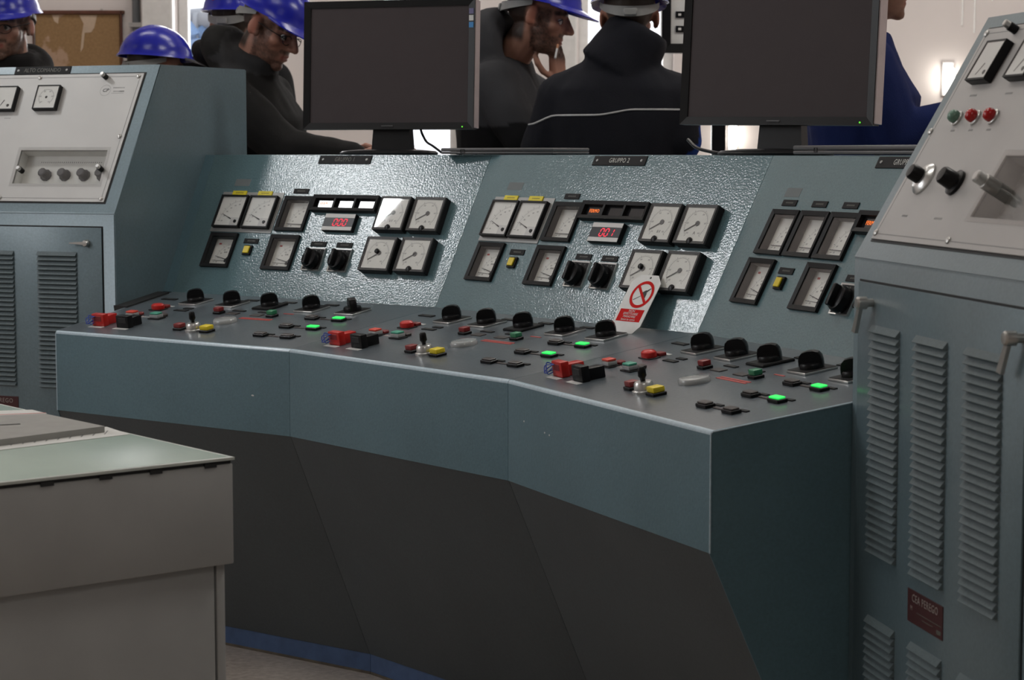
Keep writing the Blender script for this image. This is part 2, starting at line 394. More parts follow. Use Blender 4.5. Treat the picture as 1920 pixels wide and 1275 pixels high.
def back_x(px): return wpt(px, 285, Y1).x
WIN_BACK = [(back_x(334), back_x(520), 1.42, 2.9), (back_x(700), back_x(862), 0.95, 2.75), (back_x(1084), back_x(1262), 0.95, 2.95)]
WIN_LEFT = [(4.90, 5.28, 2.93, 3.48), (3.1, 4.4, 1.45, 2.65)]  # second opening is an added, unseen window for fill light on the fronts
bm = bm_new(); box(bm, X0 - 0.2, X1 + 0.2, Y0 - 0.2, Y1 + 0.2, -0.1, 0.0)
floor = link('floor', bm_mesh(bm, 'floor', 'floor'), I4, kind='structure')
bm = bm_new(); box(bm, X0 - 0.2, X1 + 0.2, Y0 - 0.2, Y1 + 0.2, HH, HH + 0.1)
link('ceiling', bm_mesh(bm, 'ceiling', 'ceil'), I4, kind='structure')
wall_back = wall_with_holes('wall_back', 'x', Y1, 0.18, X0 - 0.2, X1 + 0.2, WIN_BACK, 'wall')
wall_left = wall_with_holes('wall_left', 'y', X0 - 0.18, 0.18, Y0, Y1, WIN_LEFT, 'wall')
wall_with_holes('wall_right', 'y', X1, 0.18, Y0, Y1, [], 'wall')
wall_with_holes('wall_front', 'x', Y0 - 0.18, 0.18, X0 - 0.2, X1 + 0.2, [], 'wall_front')

def make_window(idx, axis, pos, a, b, z0, z1, cols, rows):
    w = link('window_%d' % idx, None, I4, kind='structure')
    f = 0.045
    def bx(bm, u0, u1, z0_, z1_, d0, d1):
        if axis == 'x': box(bm, u0, u1, pos + d0, pos + d1, z0_, z1_, 0.004)
        else: box(bm, pos + d0, pos + d1, u0, u1, z0_, z1_, 0.004)
    bm = bm_new()
    bx(bm, a, b, z0, z0 + f, 0.05, 0.11); bx(bm, a, b, z1 - f, z1, 0.05, 0.11)
    bx(bm, a, a + f, z0 + f, z1 - f, 0.05, 0.11); bx(bm, b - f, b, z0 + f, z1 - f, 0.05, 0.11)
    for i in range(1, cols): u = a + (b - a) * i / cols; bx(bm, u - 0.018, u + 0.018, z0 + f, z1 - f, 0.06, 0.10)
    for j in range(1, rows): z = z0 + (z1 - z0) * j / rows; bx(bm, a + f, b - f, z - 0.018, z + 0.018, 0.06, 0.10)
    link('window_frame', bm_mesh(bm, 'window_frame', 'winframe'), I4, w)
    for i in range(cols):
        for j in range(rows):
            bm = bm_new(); u0, u1 = a + (b - a) * i / cols, a + (b - a) * (i + 1) / cols; za, zb = z0 + (z1 - z0) * j / rows, z0 + (z1 - z0) * (j + 1) / rows
            if axis == 'x': box(bm, u0 + 0.01, u1 - 0.01, pos + 0.078, pos + 0.082, za + 0.01, zb - 0.01)
            else: box(bm, pos + 0.078, pos + 0.082, u0 + 0.01, u1 - 0.01, za + 0.01, zb - 0.01)
            link('pane', bm_mesh(bm, 'pane', 'pane'), I4, w)
    bm = bm_new(); bx(bm, a - 0.03, b + 0.03, z0 - 0.04, z0, -0.04, 0.12)
    link('window_sill', bm_mesh(bm, 'window_sill', 'winframe'), I4, w)
for i, (a, b, z0, z1) in enumerate(WIN_BACK): make_window(i + 1, 'x', Y1, a, b, z0, z1, 1 if i != 2 else 2, 1)
for i, (a, b, z0, z1) in enumerate(WIN_LEFT): make_window(i + 4, 'y', X0 - 0.18, a, b, z0, z1, 1 + 2 * i, 1 + i)

# white pilaster beside the left back window and paint runs on the wall at the right
bm = bm_new(); box(bm, back_x(276), back_x(333), Y1 - 0.09, Y1, 0, HH, 0.006)
link('trim_1', bm_mesh(bm, 'pilaster', 'winframe'), I4, kind='structure')
bm = bm_new(); box(bm, back_x(1050), back_x(1080), Y1 - 0.07, Y1, 0, HH, 0.006)
link('trim_2', bm_mesh(bm, 'pilaster', 'winframe'), I4, kind='structure')
bm = bm_new(); box(bm, X0, X1, Y1 - 0.015, Y1, 0, 0.11, 0.003)
link('baseboard_back', bm_mesh(bm, 'baseboard', 'desk_grey'), I4, kind='structure')
for px, ya, yb in ((1806, -60, 48), (1829, -60, 62), (1862, -60, 2)):
    p, q = wpt(px, ya, Y1), wpt(px, yb, Y1)
    bm = bm_new(); tube(bm, [(p.x, Y1 - 0.001, p.z), (p.x, Y1 - 0.002, (p.z + q.z) / 2), (p.x, Y1 - 0.002, q.z + 0.01), (p.x, Y1 - 0.001, q.z)], 0.004, 6)
    link('paint_drip', bm_mesh(bm, 'paint_drip', 'drip'), I4, wall_back)

# ceiling luminaires: fluorescent fittings, each with its own tube light, some added as fill
def luminaire(x, y, label, energy, L=1.5):
    t = thing('fluorescent_fitting', (x, y, HH), label, 'ceiling lamp', 'fluorescent fittings on the ceiling')
    bm = bm_new(); box(bm, -L / 2, L / 2, -0.11, 0.11, -0.09, 0.0, 0.01); link('housing', bm_mesh(bm, 'housing', 'winframe'), WM[t.name].copy(), t)
    for s in (-1, 1):
        bm = bm_new(); tube(bm, [(-L / 2 + 0.04, s * 0.05, -0.11), (L / 2 - 0.04, s * 0.05, -0.11)], 0.014, 10)
        link('lamp_tube', bm_mesh(bm, 'lamp_tube', 'tube'), WM[t.name].copy(), t)
    area_light('fluorescent_light', (x, y, HH - 0.14), (0, 0, -1), L, 0.2, energy, (1.0, 0.97, 0.92))
luminaire(0.6, 7.4, 'twin-tube ceiling lamp over the people, nearest the back wall', 38)
luminaire(-1.6, 7.4, 'twin-tube ceiling lamp in the back left corner', 22)
luminaire(2.6, 7.0, 'twin-tube ceiling lamp in the back right corner', 34)
luminaire(-0.9, 3.6, 'twin-tube ceiling lamp above the curved control desk', 22)
luminaire(2.6, 4.3, 'added twin-tube fill lamp, out of view right of the curved control desk', 75)  # added lamp, brightens the left cabinet's side
luminaire(0.4, -1.2, 'added twin-tube fill lamp behind the camera', 24)  # added frontal fill for the end panel and desk fronts

# ================================================================== CURVED CONTROL DESK
PANEL_L = 0.4016
def panel_frame(k):
    A, B, D = Cp(k, TJ, ZJ), Cp(k + 1, TJ, ZJ), Cp(k, TT, ZT); return Fr((A + B) / 2, B - A, D - A)
def desk_frame(k):
    A, B, D = Cp(k, 0, ZD), Cp(k + 1, 0, ZD), Cp(k, TJ, ZJ); return Fr((A + B) / 2, B - A, D - A)

def holed_sheet(wb, wt, L, holes, th=0.004, extra_left=0.0):
    """trapezoid sheet with rectangular cut-outs, in (u, v, n)"""
    bm = bm_new()
    us = sorted({h[0] for h in holes} | {h[1] for h in holes}); vs = sorted({0.0, L} | {h[2] for h in holes} | {h[3] for h in holes})
    nu = len(us) + 2
    def U(i, v):
        e = 0.5 * (wb + (wt - wb) * v / L)
        return -e if i == 0 else (e if i == nu - 1 else us[i - 1])
    G = [[(bm.verts.new((U(i, v), v, 0)), bm.verts.new((U(i, v), v, -th))) for v in vs] for i in range(nu)]
    def solid(i, j):
        if not (0 <= i < nu - 1 and 0 <= j < len(vs) - 1): return False
        v = (vs[j] + vs[j + 1]) / 2; u = (U(i, v) + U(i + 1, v)) / 2
        return not any(h[0] < u < h[1] and h[2] < v < h[3] for h in holes)
    for i in range(nu - 1):
        for j in range(len(vs) - 1):
            if not solid(i, j): continue
            a, b, c, d = G[i][j], G[i + 1][j], G[i + 1][j + 1], G[i][j + 1]
            bm.faces.new((a[0], b[0], c[0], d[0])); bm.faces.new((d[1], c[1], b[1], a[1]))
            for (p, q), n in (((a, b), (i, j - 1)), ((b, c), (i + 1, j)), ((c, d), (i, j + 1)), ((d, a), (i - 1, j))):
                if not solid(*n): bm.faces.new((p[1], q[1], q[0], p[0]))
    return bm

# ---- meters -------------------------------------------------------
CACHE = {}
def cached(key, fn):
    if key not in CACHE: CACHE[key] = fn()
    return CACHE[key]

def quad(bm, pts, mi=0): bm.faces.new([bm.verts.new(p) for p in pts]).material_index = mi
def bar(bm, p, q, w0, w1, z, h=0.0006, mi=0):
    p, q = Vector((p[0], p[1], 0)), Vector((q[0], q[1], 0)); d = (q - p).normalized(); n = Vector((-d.y, d.x, 0))
    quadbox(bm, [(*(a + n * s).xy, z + dz) for dz in (0, h) for a, s in ((p, -w0), (q, -w1), (q, w1), (p, w0))], mi)

def quarter_marks(hw, hh, z, px, py, rad, a0, a1, n, red=False, digits=True):
    """printed quarter scale: arc of ticks about a pivot near a corner, with small figure blocks"""
    bm = bm_new()
    for i in range(n + 1):
        a = radians(a0 + (a1 - a0) * i / n); big = i % 5 == 0
        r1 = rad * (1.0 if not big else 1.06)
        p = (px + rad * 0.93 * cos(a), py + rad * 0.93 * sin(a)); q = (px + r1 * cos(a), py + r1 * sin(a))
        if max(abs(q[0]) - hw, abs(q[1]) - hh) > 0: continue
        bar(bm, p, q, 0.00045 if big else 0.00025, 0.00045 if big else 0.00025, z, 0.0001)
        if big and digits:
            c = (px + rad * 0.80 * cos(a), py + rad * 0.80 * sin(a))
            for s in (-1, 1): bar(bm, (c[0] + s * 0.0016 - 0.0008, c[1] - 0.0018), (c[0] + s * 0.0016 + 0.0004, c[1] + 0.0018), 0.0008, 0.0007, z, 0.0001)
    return bm
def circle_marks(rad, z, a0=-50, a1=230, n=40, thick=True):
    bm = bm_new()
    for i in range(n + 1):
        a = radians(a0 + (a1 - a0) * i / n); big = i % 8 == 0
        bar(bm, (rad * 0.92 * cos(a), rad * 0.92 * sin(a)), (rad * (1.05 if big else 1.0) * cos(a), rad * (1.05 if big else 1.0) * sin(a)), 0.0005 if big else 0.00025, 0.0005 if big else 0.00025, z, 0.0001)
        if big:
            c = (rad * 0.76 * cos(a), rad * 0.76 * sin(a))
            for s in (-1, 1): bar(bm, (c[0] + s * 0.0016 - 0.0006, c[1] - 0.0018), (c[0] + s * 0.0016 + 0.0006, c[1] + 0.0018), 0.0007, 0.0006, z, 0.0001)
    P = [(rad * 0.9 * cos(radians(a0 + (a1 - a0) * i / 36)), rad * 0.9 * sin(radians(a0 + (a1 - a0) * i / 36))) for i in range(37)]
    for p, q in zip(P, P[1:]): bar(bm, p, q, 0.0003, 0.0003, z, 0.0001)
    return bm

def add(name, key, fn, mat, m, parent, smooth=None, label=None):
    me = cached(key, lambda: bm_mesh(fn(), name, mat, smooth))
    return link(name, me, m, parent, label)
def mk(fn):
    """bmesh from a drawing function"""
    def g():
        bm = bm_new(); fn(bm); return bm
    return g

def meter_flat(con, m, lab):
    hw, hh = 0.0475, 0.046
    b = add('panel_meter', 'mf_bez', mk(lambda bm: (frame_ring(bm, -hw, hw, -hh, hh, 0.0042, 0, 0.011), box(bm, -hw + .003, hw - .003, -hh + .003, hh - .003, 0, 0.004))), 'bezel', m, con, label=lab)
    add('dial', 'mf_dial', mk(lambda bm: box(bm, -hw + .004, hw - .004, -hh + .004, hh - .004, 0.004, 0.0062)), 'dial', m, b)
    add('scale_marks', 'mf_marks', lambda: quarter_marks(hw - .006, hh - .006, .0062, .029, -.029, .062, 178, 96, 25), 'print_grey', m, b)
    add('needle', 'mf_needle', mk(lambda bm: (bar(bm, (.012, -.0225), (-.026, -.0075), .0011, .0004, .0072, .0008), bar(bm, (.012, -.0225), (.0, -.0178), .0016, .0014, .0070, .0011))), 'needle', m, b)
    add('corner_cover', 'mf_corner', mk(lambda bm: box(bm, .011, hw - .0045, -hh + .0045, -.018, .0062, .0085, .0004)), 'white', m, b)
    add('zero_screw', 'mf_hub', mk(lambda bm: cyl(bm, (.029, -.029), .0048, .0042, .0085, .0105, 16)), 'black', m, b, 30)
    add('glass', 'mf_glass', mk(lambda bm: box(bm, -hw + .004, hw - .004, -hh + .004, hh - .004, 0.0098, 0.0104)), 'glass', m, b)

def meter_deep(con, m, lab, kind='two'):
    h = 0.0485
    zi = -0.016
    def bez(bm):
        frame_ring(bm, -h, h, -h, h, 0.0095, 0, 0.007, slope=0.002)
        frame_ring(bm, -h + .0085, h - .0085, -h + .0085, h - .0085, 0.001, zi, 0.004)
        box(bm, -h + .0085, h - .0085, -h + .0085, h - .0085, zi - .003, zi)
    b = add('panel_meter', 'md_bez', mk(bez), 'bezel', m, con, label=lab)
    add('dial', 'md_dial', mk(lambda bm: box(bm, -h + .0096, h - .0096, -h + .0096, h - .0096, zi, zi + .001)), 'dial_warm', m, b)
    add('scale_marks', 'md_marks', lambda: quarter_marks(.036, .036, zi + .001, .026, -.024, .052, 182, 92, 25), 'print_grey', m, b)
    if kind == 'two':
        add('needle', 'md_n1', mk(lambda bm: (bar(bm, (.024, -.020), (-.024, -.010), .0012, .0005, zi + .003, .0008), bar(bm, (.030, -.012), (.016, -.026), .0045, .0025, zi + .004, .003))), 'needle', m, b)
        add('limit_hand', 'md_n2', mk(lambda bm: bar(bm, (.022, -.023), (-.032, -.0215), .0006, .0004, zi + .002, .0006)), 'needle_grey', m, b)
        add('red_mark', 'md_red', mk(lambda bm: (bar(bm, (-.027, .026), (-.018, .026), .0022, .0022, zi + .001, .0001))), 'print_red', m, b)
        add('unit_mark', 'md_unit', mk(lambda bm: [bar(bm, (.002 + i * .004, .0005), (.002 + i * .004, .0045), .0012, .0010, zi + .001, .0001) for i in range(3)]), 'print', m, b)
    else:
        add('needle', 'md_n3', mk(lambda bm: (bar(bm, (.028, -.022), (-.030, -.0215), .0011, .0006, zi + .003, .0008), bar(bm, (.034, -.016), (.024, -.027), .0045, .003, zi + .004, .003))), 'needle_grey', m, b)
    add('glass', 'md_glass', mk(lambda bm: box(bm, -h + .009, h - .009, -h + .009, h - .009, 0.0030, 0.0036)), 'glass', m, b)

def meter_round(con, m, lab, kind='bump', unit=''):
    hw, hh = 0.0470, 0.0455
    b = add('panel_meter', 'mr_bez', mk(lambda bm: box(bm, -hw, hw, -hh, hh, 0, 0.019, .0015)), 'bezel', m, con, label=lab)
    add('rim', 'mr_rim', mk(lambda bm: frame_ring(bm, -hw + .0008, hw - .0008, -hh + .0008, hh - .0008, .0062, .018, .0225, slope=.0015)), 'bezel_grey', m, b)
    add('dial', 'mr_dial', mk(lambda bm: box(bm, -hw + .006, hw - .006, -hh + .006, hh - .006, .018, .0193)), 'dial_warm', m, b)
    add('scale_marks', 'mr_marks', lambda: circle_marks(.034, .0193), 'print_grey', m, b)
    add('needle', 'mr_needle', mk(lambda bm: (bar(bm, (.006, .0032), (-.026, -.016), .0013, .0009, .0200, .0007), cyl(bm, (.004, .002), .0058, .0058, .0199, .0207, 18))), 'needle_grey', m, b)
    if kind == 'bump':
        add('zero_screw', 'mr_bump', mk(lambda bm: lathe(bm, [(.0075, .0193), (.0075, .0225), (.005, .0238), (.001, .0240)], 16, (.0, -hh + .0075))), 'black', m, b, 40)
    else:
        add('hub', 'mr_hub', mk(lambda bm: lathe(bm, [(.0062, .0205), (.0062, .0245), (.004, .0258), (.001, .0260)], 18, (-.003, .006))), 'black', m, b, 40)
    if unit:
        link('unit_mark', text_mesh(unit, .010, 'print_grey'), m @ Matrix.Translation((.004, -.020, .0194)), b)
    add('glass', 'mr_glass', mk(lambda bm: box(bm, -hw + .006, hw - .006, -hh + .006, hh - .006, .0212, .0217)), 'glass', m, b)

SEG = {'0': 'abcdef', '1': 'bc'}
def led_digits(s, w=.0105, h=.0175, t=.0022, gap=.0055, slant=.18, z=0.0):
    bm = bm_new(); x = -((len(s) * w + (len(s) - 1) * gap) / 2)
    for ch in s:
        P = {'a': ((0, h), (w, h)), 'b': ((w, h), (w, h / 2)), 'c': ((w, h / 2), (w, 0)), 'd': ((0, 0), (w, 0)), 'e': ((0, 0), (0, h / 2)), 'f': ((0, h / 2), (0, h)), 'g': ((0, h / 2), (w, h / 2))}
        for sg in SEG[ch]:
            (a, b), (c, d) = P[sg]; p = Vector((a, b)); q = Vector((c, d)); dr = (q - p).normalized() * .0013
            p, q = p + dr, q - dr
            bar(bm, (x + p.x + slant * p.y, p.y - h / 2), (x + q.x + slant * q.y, q.y - h / 2), t / 2, t / 2, z, .0004)
        x += w + gap
    return bm

def small_label(con, fr, u, v, w=.051, h=.0135, mat='darklabel', lettering=True, name='engraved_label'):
    b = add(name, ('lab', w, h, mat), mk(lambda bm: box(bm, -w / 2, w / 2, -h / 2, h / 2, 0, .002, .0004)), mat, fr.mat(u, v), con)
    if lettering:
        add('engraving', ('labt', w, mat), mk(lambda bm: [bar(bm, (-w * .22 + i * w * .075, -.0015), (-w * .22 + i * w * .075 + .0006, .0018), .0011, .0009, .002, .0001) for i in range(7)]), 'engrave_dim', fr.mat(u, v), b)
    return b

def panel_switch(con, fr, u, v, lab):
    m = fr.mat(u, v)
    b = add('selector_switch', 'ps_rim', mk(lambda bm: frame_ring(bm, -.0300, .0300, -.0312, .0312, .0030, 0, .0045, slope=.001)), 'silver', m, con, label=lab)
    add('face_plate', 'ps_face', mk(lambda bm: box(bm, -.0275, .0275, -.0288, .0288, 0, .0030)), 'darklabel', m, b)
    add('knob', 'ps_knob', mk(lambda bm: (lathe(bm, [(.0245, .003), (.0245, .016), (.0225, .0215), (.018, .0235), (.001, .0240)], 28, (-.001, -.004), sx=.93, sy=1.06), box(bm, -.0065, .0045, -.0255, .0180, .020, .036, .003, seg=2))), 'black', m, b, 40)
    add('position_marks', 'ps_marks', mk(lambda bm: [bar(bm, (x, .0225), (x, .0255), .0012, .0012, .0030, .0001) for x in (-.012, .001, .014)]), 'engrave_dim', m, b)

# ---- worktop devices ---------------------------------------------
def desk_switch(con, fr, u, v, rot, dark, lab):
    m = fr.mat(u, v)
    b = add('rotary_switch', ('ds', dark), mk(lambda bm: box(bm, -.030, .030, -.034, .034, 0, .0042, .0012, seg=2)), 'bezel' if dark else 'silver', m, con, 40, lab)
    add('face_plate', 'ds_face', mk(lambda bm: box(bm, -.0285, .0285, -.0325, .0325, .0042, .0052, .0003)), 'darklabel', m, b)
    def kn(bm):
        lathe(bm, [(.0215, .0052), (.0215, .0115), (.0195, .0145), (.012, .0155)], 28)
        prof = [(-.0215, .0), (-.0215, .010), (-.0195, .0185), (-.014, .0240), (-.004, .0262), (.007, .0262), (.015, .0240), (.0195, .0185), (.0215, .010), (.0215, 0)]
        b2 = bmesh.new()
        R = [ring(b2, [(x * s, y, .009 + z) for x, z in prof]) for y, s in ((-.0085, .94), (-.0065, 1), (.0065, 1), (.0085, .94))]
        skin_rings(b2, R); merge(bm, b2)
    add('knob', 'ds_knob', mk(kn), 'black', m @ Matrix.Rotation(rot, 4, 'Z'), b, 35)

def push_button(con, fr, u, v, cap, lab, w=.024, d=.022, h=.009, base='black', rise=.010, name='push_button'):
    m = fr.mat(u, v)
    b = add(name, ('pb', w, d, base), mk(lambda bm: box(bm, -w / 2, w / 2, -d / 2, d / 2, 0, .006, .0012)), base, m, con, label=lab)
    add('cap', ('pbc', w, d, rise, cap), mk(lambda bm: box(bm, -w / 2 + .002, w / 2 - .002, -d / 2 + .002, d / 2 - .002, .006, .006 + rise, .002, seg=2)), cap, m, b, 40)
    return b
def indicator(con, fr, u, v, lens, lab, w=.034, d=.020):
    m = fr.mat(u, v)
    b = add('indicator_lamp', ('in', w, d), mk(lambda bm: box(bm, -w / 2, w / 2, -d / 2, d / 2, 0, .0065, .0012)), 'black', m, con, label=lab)
    add('lens', ('inl', w, d, lens), mk(lambda bm: box(bm, -w / 2 + .0025, w / 2 - .0025, -d / 2 + .0025, d / 2 - .0025, .0065, .0095, .001)), lens, m, b)

def fuse_carrier(con, fr, u, mat, wire):
    m = fr.mat(u, .094)
    nm = 'key_block'
    def body(bm):
        box(bm, -.0135, .0135, -.010, .026, 0, .0225, .002, seg=2)
        box(bm, -.021, .021, -.026, -.009, 0, .0300, .0022, seg=2)
    b = add(nm, ('fc', mat), mk(body), mat, m, con, 40, ('red' if mat == 'red' else 'black') + ' locking block on the worktop')
    add('handle_opening', ('fco', mat), mk(lambda bm: box(bm, -.013, .013, -.0266, -.0250, .012, .025, .001)), 'reddark' if mat == 'red' else 'black_matt', m, b)
    if wire:
        bm = bm_new()
        for j in range(3):
            a = .4 + j * 2.1
            tube(bm, catmull([(-.012 + .003 * j, -.027, .024), (-.022 + .006 * sin(a), -.036, .022 + .006 * cos(a)), (-.020 + .008 * cos(a), -.040, .008), (-.010, -.029, .010 + .004 * j)], 5), .0011, 6)
        link('seal_wire', bm_mesh(bm, 'seal_wire', 'blue_wire', 40), m, b, 'blue sealing wire')
    add('foot_label', 'fc_lab', mk(lambda bm: box(bm, -.023, .023, -.0395, -.0275, 0, .0006)), 'white', m, b)

DEV_GROUP = 'control desk sections in a curved row'
SECTION_LABELS = ['blue-grey control desk section with display reading 000, beside the left cabinet',
                  'middle blue-grey control desk section with the GRUPPO 2 nameplate and display reading 001',
                  'blue-grey control desk section at the right end, partly hidden by the right cabinet']
def arc_corner(c, a, b, r, n=5):
    c, a, b = Vector(c), Vector(a), Vector(b); p = c + (a - c).normalized() * r; q = c + (b - c).normalized() * r
    return [tuple((1 - t) ** 2 * p + 2 * t * (1 - t) * c + t * t * q) for t in (i / n for i in range(n + 1))]

def build_section(k):
    base = (Cp(k, TK, 0) + Cp(k + 1, TK, 0)) / 2
    con = thing('control_desk', base, SECTION_LABELS[k], 'control desk', DEV_GROUP)
    # worktop folded over into the apron
    top = arc_corner((0, ZD), (TJ, ZJ), (0, ZD - APRON), .0065)
    prof = [(TJ, ZJ)] + top + [(0, ZD - APRON), (.010, ZD - APRON), (.010, ZD - .015), (TJ, ZJ - .012)]
    bm = bm_new(); org = WM[con.name].translation; g = .0020 / 3
    R = [ring(bm, [Cp(kk, t, z) - org for t, z in prof]) for kk in (k + g, k + 1 - g)]
    skin_rings(bm, R)
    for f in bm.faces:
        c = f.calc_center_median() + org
        f.material_index = 0 if c.z > ZD + .0012 else (2 if c.z > ZD - .0062 else 1)  # rounded front edge takes the painted highlight colour
    link('worktop', bm_mesh(bm, 'worktop', ['paint_top', 'paint_smooth', 'edge_highlight'], 40), WM[con.name].copy(), con)
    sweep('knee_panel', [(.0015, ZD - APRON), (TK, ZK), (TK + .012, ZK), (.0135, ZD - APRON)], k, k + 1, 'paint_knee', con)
    sweep('kickplate', [(TK + .002, 0), (TK + .002, ZK), (TK + .02, ZK), (TK + .02, 0)], k, k + 1, 'kick', con)
    sweep('dirt_line', [(TK + .0005, 0), (TK + .0005, .006), (TK + .0021, .006), (TK + .0021, 0)], k, k + 1, 'kick_dirt', con)
    sweep('top_deck', [(TT, ZT), (TT + .42, ZT), (TT + .42, ZT - .012), (TT, ZT - .012)], k, k + 1, 'paint_smooth', con)
    sweep('rear_panel', [(TT + .42, 0), (TT + .42, ZT - .012), (TT + .405, ZT - .012), (TT + .405, 0)], k, k + 1, 'paint_smooth', con)
    for kk, cond in ((0, k == 0), (3, k == 2)):
        if not cond: continue
        bm = bm_new(); s = 1 if kk == 0 else -1
        poly = [(0, ZD - APRON), (0.0008, ZD - .004), (.004, ZD - .0004), (TJ, ZJ), (TT, ZT - .002), (TT + .405, ZT - .012), (TT + .405, 0), (TK, 0), (TK, ZK)]
        R = [ring(bm, [Cp(kk + s * d / 3, t, z) - org for t, z in poly]) for d in (.0006, .010)]
        skin_rings(bm, R); link('end_panel', bm_mesh(bm, 'end_panel', 'paint_smooth'), WM[con.name].copy(), con)
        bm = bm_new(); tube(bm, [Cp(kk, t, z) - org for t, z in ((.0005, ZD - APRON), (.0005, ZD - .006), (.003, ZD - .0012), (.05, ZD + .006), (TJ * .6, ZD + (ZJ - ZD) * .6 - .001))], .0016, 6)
        link('highlight_bead', bm_mesh(bm, 'highlight_bead', 'edge_highlight', 60), WM[con.name].copy(), con)  # added bead carrying the painted highlight along the end panel's edges
    # instrument panel with cut-outs
    fp, fd = panel_frame(k), desk_frame(k)
    h = .0392
    deep = [(-.1045, .232), (-.3205, .123), (-.106, .123)] if k < 2 else [(-.3115, .231), (-.207, .231), (-.1025, .231), (-.3175, .1235), (-.1055, .1245)]
    holes = [(u - h, u + h, v - h, v + h) for u, v in deep]
    # rows share cut lines so the grid stays clean
    bm = holed_sheet(.8772 - .001, .9253 - .001, PANEL_L, holes)
    link('instrument_panel', bm_mesh(bm, 'instrument_panel', 'paint'), fp.mat(), con)
    # top return lip
    # meters
    if k < 2:
        add('meter_backplate', 'bp', mk(lambda bm: box(bm, -.1085, .1085, -.0575, .0575, 0, .002, .0005)), 'alu2', fp.mat(-.2715, .2335), con)
        meter_flat(con, fp.mat(-.323, .232, .002), 'slim square meter with its needle near zero'); meter_flat(con, fp.mat(-.2205, .2318, .002), 'slim square meter with its needle near zero')
        for u in (-.319, -.228):
            b = add('yellow_label', 'yl', mk(lambda bm: box(bm, -.0245, .0245, -.0062, .0062, 0, .0028, .0004)), 'yellow', fp.mat(u, .2875, .002), con)
            add('engraving', 'ylt', mk(lambda bm: [bar(bm, (-.012 + i * .0035, -.0012), (-.012 + i * .0035 + .0005, .0015), .0009, .0008, .0028, .0001) for i in range(8)]), 'print', fp.mat(u, .2875, .002), b)
        small_label(con, fp, -.1085, .297)
    else:
        for u in (-.319, -.2115, -.106): small_label(con, fp, u, .2965)
    for i, (u, v) in enumerate(deep):
        row_top = v > .2
        meter_deep(con, fp.mat(u, v), 'recessed square meter with a white dial', 'one' if row_top else 'two')
    add('label_residue', 'resid', mk(lambda bm: box(bm, -.027, .027, -.010, .010, 0, .0003)), 'residue', fp.mat(-.325, .320), con)
    small_label(con, fp, -.221, .1525)
    b = add('push_button', 'yb', mk(lambda bm: box(bm, -.0135, .0135, -.0135, .0135, 0, .006, .001)), 'black', fp.mat(-.2215, .1255), con, label='small square yellow push button')
    add('cap', 'ybc', mk(lambda bm: box(bm, -.0095, .0095, -.0098, .0098, .006, .010, .001)), 'ybtn', fp.mat(-.2215, .1255), b)
    # annunciator with three windows
    m = fp.mat(.0605, .260)
    def ann(bm):
        box(bm, -.1075, .1075, -.0215, .0215, 0, .004)
        frame_ring(bm, -.1075, .1075, -.0215, .0215, .0085, 0, .016, slope=.002)
        for x in (-.0335, .0335): box(bm, x - .0035, x + .0035, -.0145, .0145, .004, .0145, .0006)
    a = add('annunciator', 'ann', mk(ann), 'bezel', m, con, label='black annunciator strip with three windows, the first lit amber FERMO')
    for i in (-1, 0, 1):
        p = add('window_pane', 'annp', mk(lambda bm: box(bm, -.0295, .0295, -.0133, .0133, .004, .0055)), 'annpane', m @ Matrix.Translation((i * .067, 0, 0)), a)
    link('lettering', text_mesh('FERMO', .0120, 'amber', space=1.12, squeeze=.80), m @ Matrix.Translation((-.0695, .0005, .0057)), a, 'amber lettering FERMO')
    # digital display
    m = fp.mat(.0625, .2075)
    d = add('digital_display', 'dig', mk(lambda bm: box(bm, -.0495, .0495, -.0232, .0232, 0, .0125, .001)), 'bezel', m, con, label='digital display with red figures')
    add('face', 'digf', mk(lambda bm: [box(bm, -.0488, .0488, a_, b_, .0125, .0132, .0002) for a_, b_ in ((.0115, .0225), (-.0225, -.0125))]), 'alu', m, d)
    add('display_window', 'digw', mk(lambda bm: box(bm, -.0488, .0488, -.0122, .0112, .0125, .0130)), 'dispglass', m, d)
    link('digits', bm_mesh(led_digits('001' if k == 1 else '000'), 'digits', 'digit'), m @ Matrix.Translation((.004, -.001, .0131)), d)
    # round scale meters
    meter_round(con, fp.mat(.2315, .2315), 'square kilovolt meter with a round scale', 'bump', 'kV'); meter_round(con, fp.mat(.338, .2315), 'square ampere meter with a round scale', 'bump', 'A')
    meter_round(con, fp.mat(.2285, .1225), 'square meter with a round scale and black centre hub', 'hub'); meter_round(con, fp.mat(.339, .1235), 'square meter with a round scale', 'bump')
    small_label(con, fp, .0105, .151); small_label(con, fp, .0965, .1505)
    panel_switch(con, fp, .0120, .1085, 'black rotary selector on a chrome-rimmed plate'); panel_switch(con, fp, .0985, .1085, 'black rotary selector on a chrome-rimmed plate')
    # nameplate at the top edge
    m = fp.mat(.003, .3875)
    n = add('nameplate', 'np', mk(lambda bm: box(bm, -.087, .087, -.0118, .0118, 0, .0022, .0004)), 'darklabel', m, con)
    for s in (-1, 1): add('screw', 'nps', mk(lambda bm: cyl(bm, (0, 0), .0036, .003, .0022, .0036, 12)), 'alu2', m @ Matrix.Translation((s * .073, 0, 0)), n)
    link('lettering', text_mesh('GRUPPO %d' % (k + 1), .0165, 'engrave' if k else 'engrave_dim', space=1.12, squeeze=.80), m @ Matrix.Translation((0, 0, .0022)), n)  # first section's lettering dimmed in colour to imitate glare on its plate
    # ---------------- worktop
    rots = [[45, 45, 45, 45, -40], [45, 45, 45, 45, 45], [45, 45, 45, 45, 45]][k]
